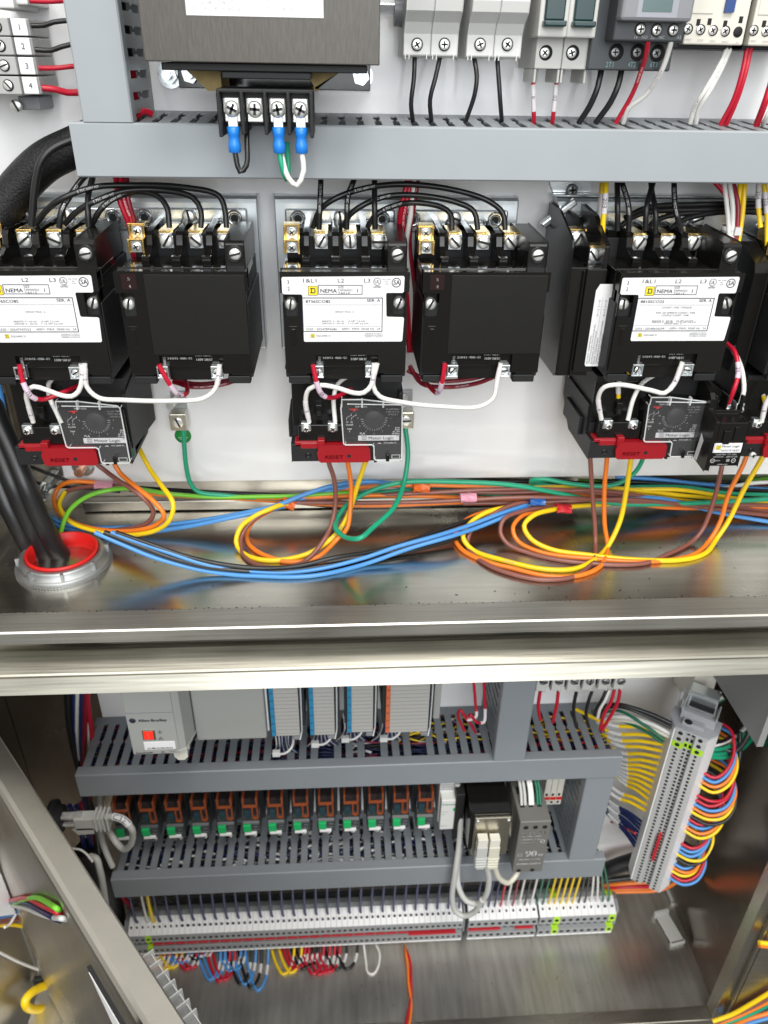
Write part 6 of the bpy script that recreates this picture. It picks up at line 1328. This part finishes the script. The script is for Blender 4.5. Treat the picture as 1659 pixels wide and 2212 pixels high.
W('black', '1300 1903 1340 1898 1400 1890', [.03, .03], 'thin black cable below the braided sleeve by the vertical strip', r=.004)

# ---------------------------------------------------------------- network cables and left side
def plug(pos, ax, m, label, root=None):
    """boot + clear plug on the end of a cable"""
    return
G1 = W('grey', '987 1690 995 1752 992 1820 984 1880 977 1940 984 1968 1000 1978 1022 1972 1038 1952 1052 1928 1056 1895 1050 1868 1043 1850', [.07, .10, .11, .12, .125], 'long grey network cable looping down to the left plug of the switch', r=.0034, name='network_cable', cat='network cable')
G2 = W('grey', '993 1830 988 1880 992 1920 1008 1946 1030 1952 1042 1944', [.08, .11, .12], 'grey network cable passing behind the loop of the long one', r=.0034, name='network_cable', cat='network cable')
G3 = W('cream', '1086 1690 1096 1760 1108 1810 1118 1850 1117 1885 1100 1906 1080 1898 1071 1880 1069 1858', [.07, .10, .12, .125], 'cream network cable looping to the right plug of the switch', r=.0032, name='network_cable', cat='network cable')
for o, ox, oy, m in ((G1, 1040, 1838, MATS['wire_grey']), (G3, 1066, 1838, MATS['wire_cream'])):
    p = P(ox, oy, .124); mb = MB().box(p.x-.006, p.x+.006, p.y-.004, p.y+.006, p.z-.006, p.z+.010); mb.prism([(p.x-.006, p.z-.006), (p.x+.006, p.z-.006), (p.x+.0035, p.z-.026), (p.x-.0035, p.z-.026)], p.y-.004, p.y+.004, 'xz')
    for j in range(4): mb.box(p.x-.0062, p.x+.0062, p.y-.0048, p.y+.005, p.z-.010-j*.0045, p.z-.0078-j*.0045)
    mb.obj('plug_boot', m, o, o.location, .0008); MB().box(p.x-.0055, p.x+.0055, p.y-.003, p.y+.006, p.z+.010, p.z+.022).obj('plug', IVORY, o, o.location, .0006)
o = W('grey', '225 1765 245 1764 267 1771 283 1788 287 1805 281 1826 268 1835 253 1822 238 1800 225 1784', [.10, .11, .10, .08], 'grey network cable bending back under its plug at the left wall port', r=.0036, name='network_cable', cat='network cable', marks=[(.18, .016, 'C3E7', LBL)])
p = P(205, 1772, .10); mb = MB().box(p.x-.020, p.x+.012, p.y-.006, p.y+.006, p.z-.0085, p.z+.009)
for j in range(4): mb.box(p.x+.001+j*.0042, p.x+.0034+j*.0042, p.y-.0078, p.y+.0078, p.z-.010, p.z+.012)
mb.prism([(p.x-.022, p.z-.006), (p.x-.018, p.z-.014), (p.x-.002, p.z-.013), (p.x-.002, p.z-.006)], p.y-.006, p.y+.002, 'xz')
mb.obj('plug_boot', MATS['wire_grey'], o, o.location, .001)
T = thing('bulkhead_port', 'black round bulkhead network port with bright metal latch on the left cabinet wall', 'network port', (P(140, 1770, .1).x-.02, -.1, P(140, 1770, .1).z-.02))
p = P(148, 1768, .10); part(T, 'ring', MB().lathe((p.x-.018, p.y, p.z), (1, 0, 0), [(.0001, 0), (.020, 0), (.020, .005), (.015, .006), (.015, .012), (.0001, .012)], 28), BLKM); part(T, 'latch', MB().box(p.x-.008, p.x+.016, p.y-.004, p.y+.004, p.z+.002, p.z+.006).box(p.x-.008, p.x+.014, p.y-.004, p.y+.004, p.z-.009, p.z-.006), SCRW, .0008)
W('grey', '217 1700 217 1740 215 1785 220 1815 231 1845 243 1872', [.05, .07, .08], 'grey network cable running straight down beside the left plug', r=.0034, name='network_cable', cat='network cable')
W('grey', '195 1850 208 1854 216 1880 222 1910 228 1950 232 1990', [.10, .11, .09], 'grey network cable beside the edge of the swung door', r=.0036, name='network_cable', cat='network cable')
W('white', '155 1833 175 1836 190 1848 200 1862', [.10, .11], 'thin white wire beside the edge of the swung door', r=.0012)
for i, (c_, s, r_) in enumerate((('black', '146 1450 150 1560 168 1650 200 1760 215 1860', .004), ('navy', '160 1450 161 1560 170 1660 190 1760 205 1850', .003), ('white', '171 1450 166 1540 165 1600 172 1660 192 1740 208 1830', .0028), ('navy', '178 1450 176 1560 180 1660 196 1760 214 1850', .003), ('dkred', '187 1450 184 1560 180 1660 198 1750 212 1840', .0032), ('red', '190 1450 190 1520 198 1580 200 1640 205 1700', .0026), ('white', '191 1560 192 1600 194 1660', .0014), ('navy', '150 1740 175 1800 190 1860', .003), ('navy', '165 1740 190 1800 205 1860', .003), ('dkred', '175 1735 200 1800 215 1850', .003))):
    W(c_, s, [.03, .03, .03], ('black', 'navy', 'white', 'navy', 'dark red', 'red', 'thin white', 'navy', 'navy', 'dark red')[i]+' wire running down between the left wall and the lower ducts', r=r_, group='wires down the left side of the lower cabinet, '+c_)
W('red', '225 1880 240 1910 262 1935 285 1960', [.02, .02], 'dark red wire left of the long terminal strip', r=.003)
W('black', '185 1830 215 1880 235 1930 250 1990', [.03, .03, .02], 'black braided sleeve in the dark left corner of the lower cabinet', r=.014, name='braided_cable', cat='cable', m=SLEEVE, n=16)
# brackets on the floor and side sheets
p = P(1540, 1600, .1); xg = P(1632, 1608, .15)
o = MB().box(xg.x, xg.x+.0025, -.002, -.15, xg.z, ZTL-.012).box(xg.x-.0005, xg.x+.006, -.15, -.153, xg.z, ZTL-.012).obj('side_sheet', mat('grey_sheet', (.27, .27, .275), .45), None, center=True); tag(o, 'grey side sheet with a pointed lower corner at the upper right of the lower cabinet', 'sheet')
for (q1, q2, l) in (((1428, 1972), (1465, 2036), 'pale grey angle bracket lying on the cabinet floor at the right'), ((1444, 1905), (1466, 1950), 'grey angle bracket standing near the foot of the vertical strip')):
    a = PZ(*q1, LZ+.006); c = PZ(*q2, LZ+.006); dv = (c-a).normalized(); nv = Vector((-dv.y, dv.x, 0)); up = Vector((0, 0, 1)); M_ = Matrix(((dv.x, nv.x, 0, a.x), (dv.y, nv.y, 0, a.y), (0, 0, 1, LZ), (0, 0, 0, 1))); L = (c-a).length
    b = MB(); b.box(0, L, -.010, .010, .004, .0065, M_).box(-.002, .003, -.011, .011, .0, .011, M_).box(L-.003, L+.001, -.011, .011, 0, .0065, M_); o = b.obj('angle_bracket', mat('bracket_grey', (.42, .42, .40), .5), None, center=True, bevel=.0008); tag(o, l, 'bracket')

# ---------------------------------------------------------------- swung doors
DD = Vector((.6358, -.7719, 0)); DN = Vector((-.7719, -.6358, 0)); A0 = Vector((-.291, -.171, 0)); TH = .0222; ZD = -.5
Md = Matrix(((DD.x, DN.x, 0, A0.x), (DD.y, DN.y, 0, A0.y), (0, 0, 1, 0), (0, 0, 0, 1)))
def PD(ox, oy, h=0):                                              # ray meets the door's outer face (h = stand-off)
    v = ray(ox, oy); q = A0+DN*(TH+h); t = (q-CAM).dot(DN)/v.dot(DN); return CAM+v*t
hg = (PD(50, 2015)-A0).dot(DD); hz = PD(50, 2015).z
T = thing('swung_door', 'half open brushed steel inner door whose rounded top edge crosses the lower left', 'door', (A0.x, A0.y, -1.04))
s0 = hg; b = MB(); pr_ = [(0, ZD-.02), (0, ZD-.0012), (.0012, ZD), (TH-.0060, ZD), (TH-.0030, ZD-.0006), (TH-.0008, ZD-.0028), (TH, ZD-.0065), (TH, ZD-.02), (TH-.0018, ZD-.02), (TH-.0018, ZD-.0070), (TH-.0065, ZD-.0022), (.0022, ZD-.0022), (.0022, ZD-.02)]
b.prism(pr_, -.1439, .50, 'yz')
n_ = len(pr_)
b.v = [Md @ v for v in b.v]; part(T, 'top_edge', b, DOORM); 
b = MB(); b.box(s0, .50, TH-.0015, TH-.0002, -1.04, ZD-.0195); b.v = [Md @ v for v in b.v]; part(T, 'outer_face', b, DOORF)
for me_ in [ch for ch in T.children if ch.name.startswith('top_edge')]:
    for p_ in me_.data.polygons: p_.use_smooth = False
# sign plate on the face, with black core
q = [PD(zx/4, 1797.3+zy/4, .010) for zx, zy in ((755, 1160), (1085, 1659))]
s1 = (q[0]-A0).dot(DD); z1_ = q[0].z
b = MB(); b.prism([(s1, z1_), (s1+.22, z1_+.002), (s1+.22, z1_-.035), (s1+.03, z1_-.035)], TH+.008, TH+.0105, 'xz'); b.v = [Md @ v for v in b.v]; o = b.obj('door_sign', BLKM, None, center=True); tag(o, 'white lettered sign plate with black core on the face of the swung door', 'sign')
b = MB(); b.prism([(s1+.003, z1_-.0015), (s1+.2, z1_+.0005), (s1+.2, z1_-.033), (s1+.032, z1_-.033)], TH+.0105, TH+.0109, 'xz'); b.v = [Md @ v for v in b.v]; b.obj('sign_face', SIGNW, o, o.location)
# clear plastic wire comb on the far side
T = thing('clear_shroud', 'jagged clear plastic shroud with a screw along the back of the swung door', 'shroud', (A0.x, A0.y, -.6))
for i in range(7):
    p = P(333+i*15.5, 2092+i*22, 0); v = ray(333+i*15.5, 2092+i*22); t = ((A0-DN*.012)-CAM).dot(DN)/v.dot(DN); p = CAM+v*t; s_ = (p-A0).dot(DD)
    b = MB(); b.box(s_-.008, s_+.008, -.014-.002*(i % 2), .0-.002, p.z-.009, p.z+.006-.003*(i % 2)); b.v = [Md @ v for v in b.v]; cl_ = part(T, 'clear_cell', b, CLEAR, .001); b = MB().box(s_-.0085, s_-.0075, -.017, -.001, p.z-.009, p.z+.008).box(s_-.008, s_+.008, -.0150, -.0143, p.z+.0035, p.z+.0048); b.v = [Md @ v for v in b.v]; part(T, 'clear_edge', b, CLEARE, 0, cl_)
screw('screw', T, tuple(p+Vector((.006, -.012, 0))), .005, T.location, phil=True)
# outer door with wires at far left
H0 = A0+DN*(TH+.001)+DD*s0; OD = Vector((-.301, -.9536, 0)); ON = Vector((.9536, -.301, 0))
Mo = Matrix(((OD.x, ON.x, 0, H0.x), (OD.y, ON.y, 0, H0.y), (0, 0, 1, 0), (0, 0, 0, 1)))
T = thing('outer_door', 'brushed steel outer door at the far lower left, with wires tied along it', 'door', (H0.x, H0.y, -1.2))
b = MB().box(0, .45, -.003, 0, -1.2, -.45); b.v = [Mo @ v for v in b.v]; part(T, 'door_sheet', b, DOORM)
def PO(ox, oy, h=.004):
    v = ray(ox, oy); q = H0+ON*h; t = (q-CAM).dot(ON)/v.dot(ON); return CAM+v*t
def WO(c_, pts, l, r=.002, h=.006, **kw): return wire(c_, smooth([PO(x, y, h) for x, y in pts]), l, r=r, raw=True, **kw)
b = MB(); q = [PO(-40, 1840, .02), PO(2, 1888, .02), PO(33, 1970, .02), PO(33, 1975, .02), PO(-40, 1985, .02)]; n5 = len(q); b.add(q+[p-ON*.002 for p in q], [tuple(range(n5)), tuple(range(2*n5-1, n5-1, -1))]+[(i, i+n5, (i+1) % n5+n5, (i+1) % n5) for i in range(n5)])
tag(b.obj('white_plate', SIGNW, None, center=True), 'white plate at the left edge of the photo above the tied wires', 'plate')
WO('blue', [(-40, 1988), (0, 1981), (30, 1973), (45, 1965)], 'blue wire tied along the outer door at the left edge', .0028)
WO('brown', [(-40, 1998), (0, 1992), (30, 1987), (48, 1983)], 'brown wire tied along the outer door at the left edge', .0030)
WO('yellow', [(-40, 2002), (0, 1999), (30, 1998), (48, 2001)], 'yellow wire tied along the outer door at the left edge', .0022)
WO('brown', [(-40, 1992), (0, 1986), (30, 1980), (50, 1974)], 'second brown wire tied along the outer door at the left edge', .0026)
WO('white', [(34, 1975), (28, 1985), (20, 1997), (10, 2003)], 'white nylon tie round the wires at the left edge', .0016, .009, name='cable_tie', cat='cable tie')
WO('white', [(-30, 2045), (0, 2058), (40, 2078), (84, 2095)], 'long white nylon tie tail across the outer door', .0017, .010, name='cable_tie', cat='cable tie')
WO('yellow', [(118, 2173), (95, 2178), (70, 2180), (57, 2173), (55, 2160), (66, 2146), (84, 2135), (100, 2128)], 'yellow cable loop sticking out beside the swung door', .0052, .02, name='cable_loop', cat='cable', n=20)
b = MB(); p = PO(84, 2118, .01); b.box(p.x-.006, p.x+.006, p.y-.004, p.y+.004, p.z-.005, p.z+.006); tag(b.obj('tie_mount', BLKM, None, center=True, bevel=.002), 'small black tie mount above the yellow cable loop', 'tie mount')
# solid wires added to imitate a reflected bundle in the swung door's face
for i, (c_, pts) in enumerate((('lime', [(30, 1952), (62, 1941), (80, 1939), (100, 1948), (122, 1962), (150, 1980)]), ('red', [(10, 1950), (33, 1943), (60, 1941), (90, 1955), (124, 1971), (150, 1986)]), ('navy', [(10, 1952), (33, 1947), (55, 1950), (85, 1966), (120, 1985), (145, 1995)]), ('grey', [(20, 1955), (58, 1963), (80, 1972), (110, 1981), (134, 1984), (160, 1990)]))):
    wire(c_, smooth([PD(x, y, .003 if k_ < 5 else -.012) for k_, (x, y) in enumerate(pts)]), ('green', 'red', 'navy', 'grey')[i]+' wire added to imitate a reflection in the outer face of the swung door', r=.0020, raw=True)
# right-hand outer door
xq = .4785; T = thing('outer_door', 'brushed steel outer door beyond the right door frame, with colourful wires', 'door', (xq, -.17, -1.3))
b = MB().box(xq, xq+.5, -.172, -.169, -1.35, -.45); part(T, 'door_sheet', b, STEELD)
for i, (c_, s) in enumerate((('yellow', '1540 2206 1580 2192 1620 2170 1670 2140'), ('brown', '1545 2209 1590 2190 1630 2172 1670 2150'), ('orange', '1550 2211 1590 2196 1630 2178 1670 2158'), ('green', '1545 2216 1590 2202 1630 2186 1670 2164'), ('orange', '1580 2216 1620 2200 1670 2186'), ('blue', '1570 2226 1620 2210 1670 2196'), ('yellow', '1640 2036 1655 2038 1680 2040'), ('orange', '1640 2042 1655 2044 1680 2046'))):
    v = [float(t) for t in s.split()]; pts = [P(v[k_], v[k_+1], .178) for k_ in range(0, len(v), 2)]
    wire(c_, smooth(pts), ('topmost yellow', 'brown', 'upper orange', 'green', 'lower orange', 'blue', 'short yellow', 'short orange')[i]+' wire on the outer door at the right edge', r=.0026, raw=True)

mb = MB()
for i in range(34):
    q = PZ(random.uniform(150, 1600), random.uniform(1160, 1300), FZ+.0002); M_ = Matrix.Translation(q) @ Matrix.Rotation(random.uniform(0, 3), 4, 'Z'); l_ = random.uniform(.0004, .0016); mb.box(-l_, l_, -.00015, .00015, 0, .0003, M_)
tag(mb.obj('metal_shavings', BLKM, None, center=True), 'tiny dark shavings scattered on the polished cabinet floor', 'shavings', kind='stuff')
mb = MB()
for i in range(30):
    q = PZ(random.uniform(450, 1500), random.uniform(2080, 2180), LZ+.0002); M_ = Matrix.Translation(q) @ Matrix.Rotation(random.uniform(0, 3), 4, 'Z'); l_ = random.uniform(.0004, .0016); mb.box(-l_, l_, -.0002, .0002, 0, .0003, M_)
tag(mb.obj('metal_shavings', BLKM, None, center=True), 'tiny shavings scattered on the lower cabinet floor', 'shavings', kind='stuff')

T = thing('auxiliary_contact', 'black side block filling the gap left of the contactor cut off by the right edge', 'contact block', (.322, 0, -.212))
b = MB(); b.prism([(-.012, -.116), (-.045, -.118), (-.075, -.128), (-.078, -.135), (-.078, -.212), (-.012, -.212)], .3165, .3292, 'yz'); part(T, 'body', b, BLK, .001)
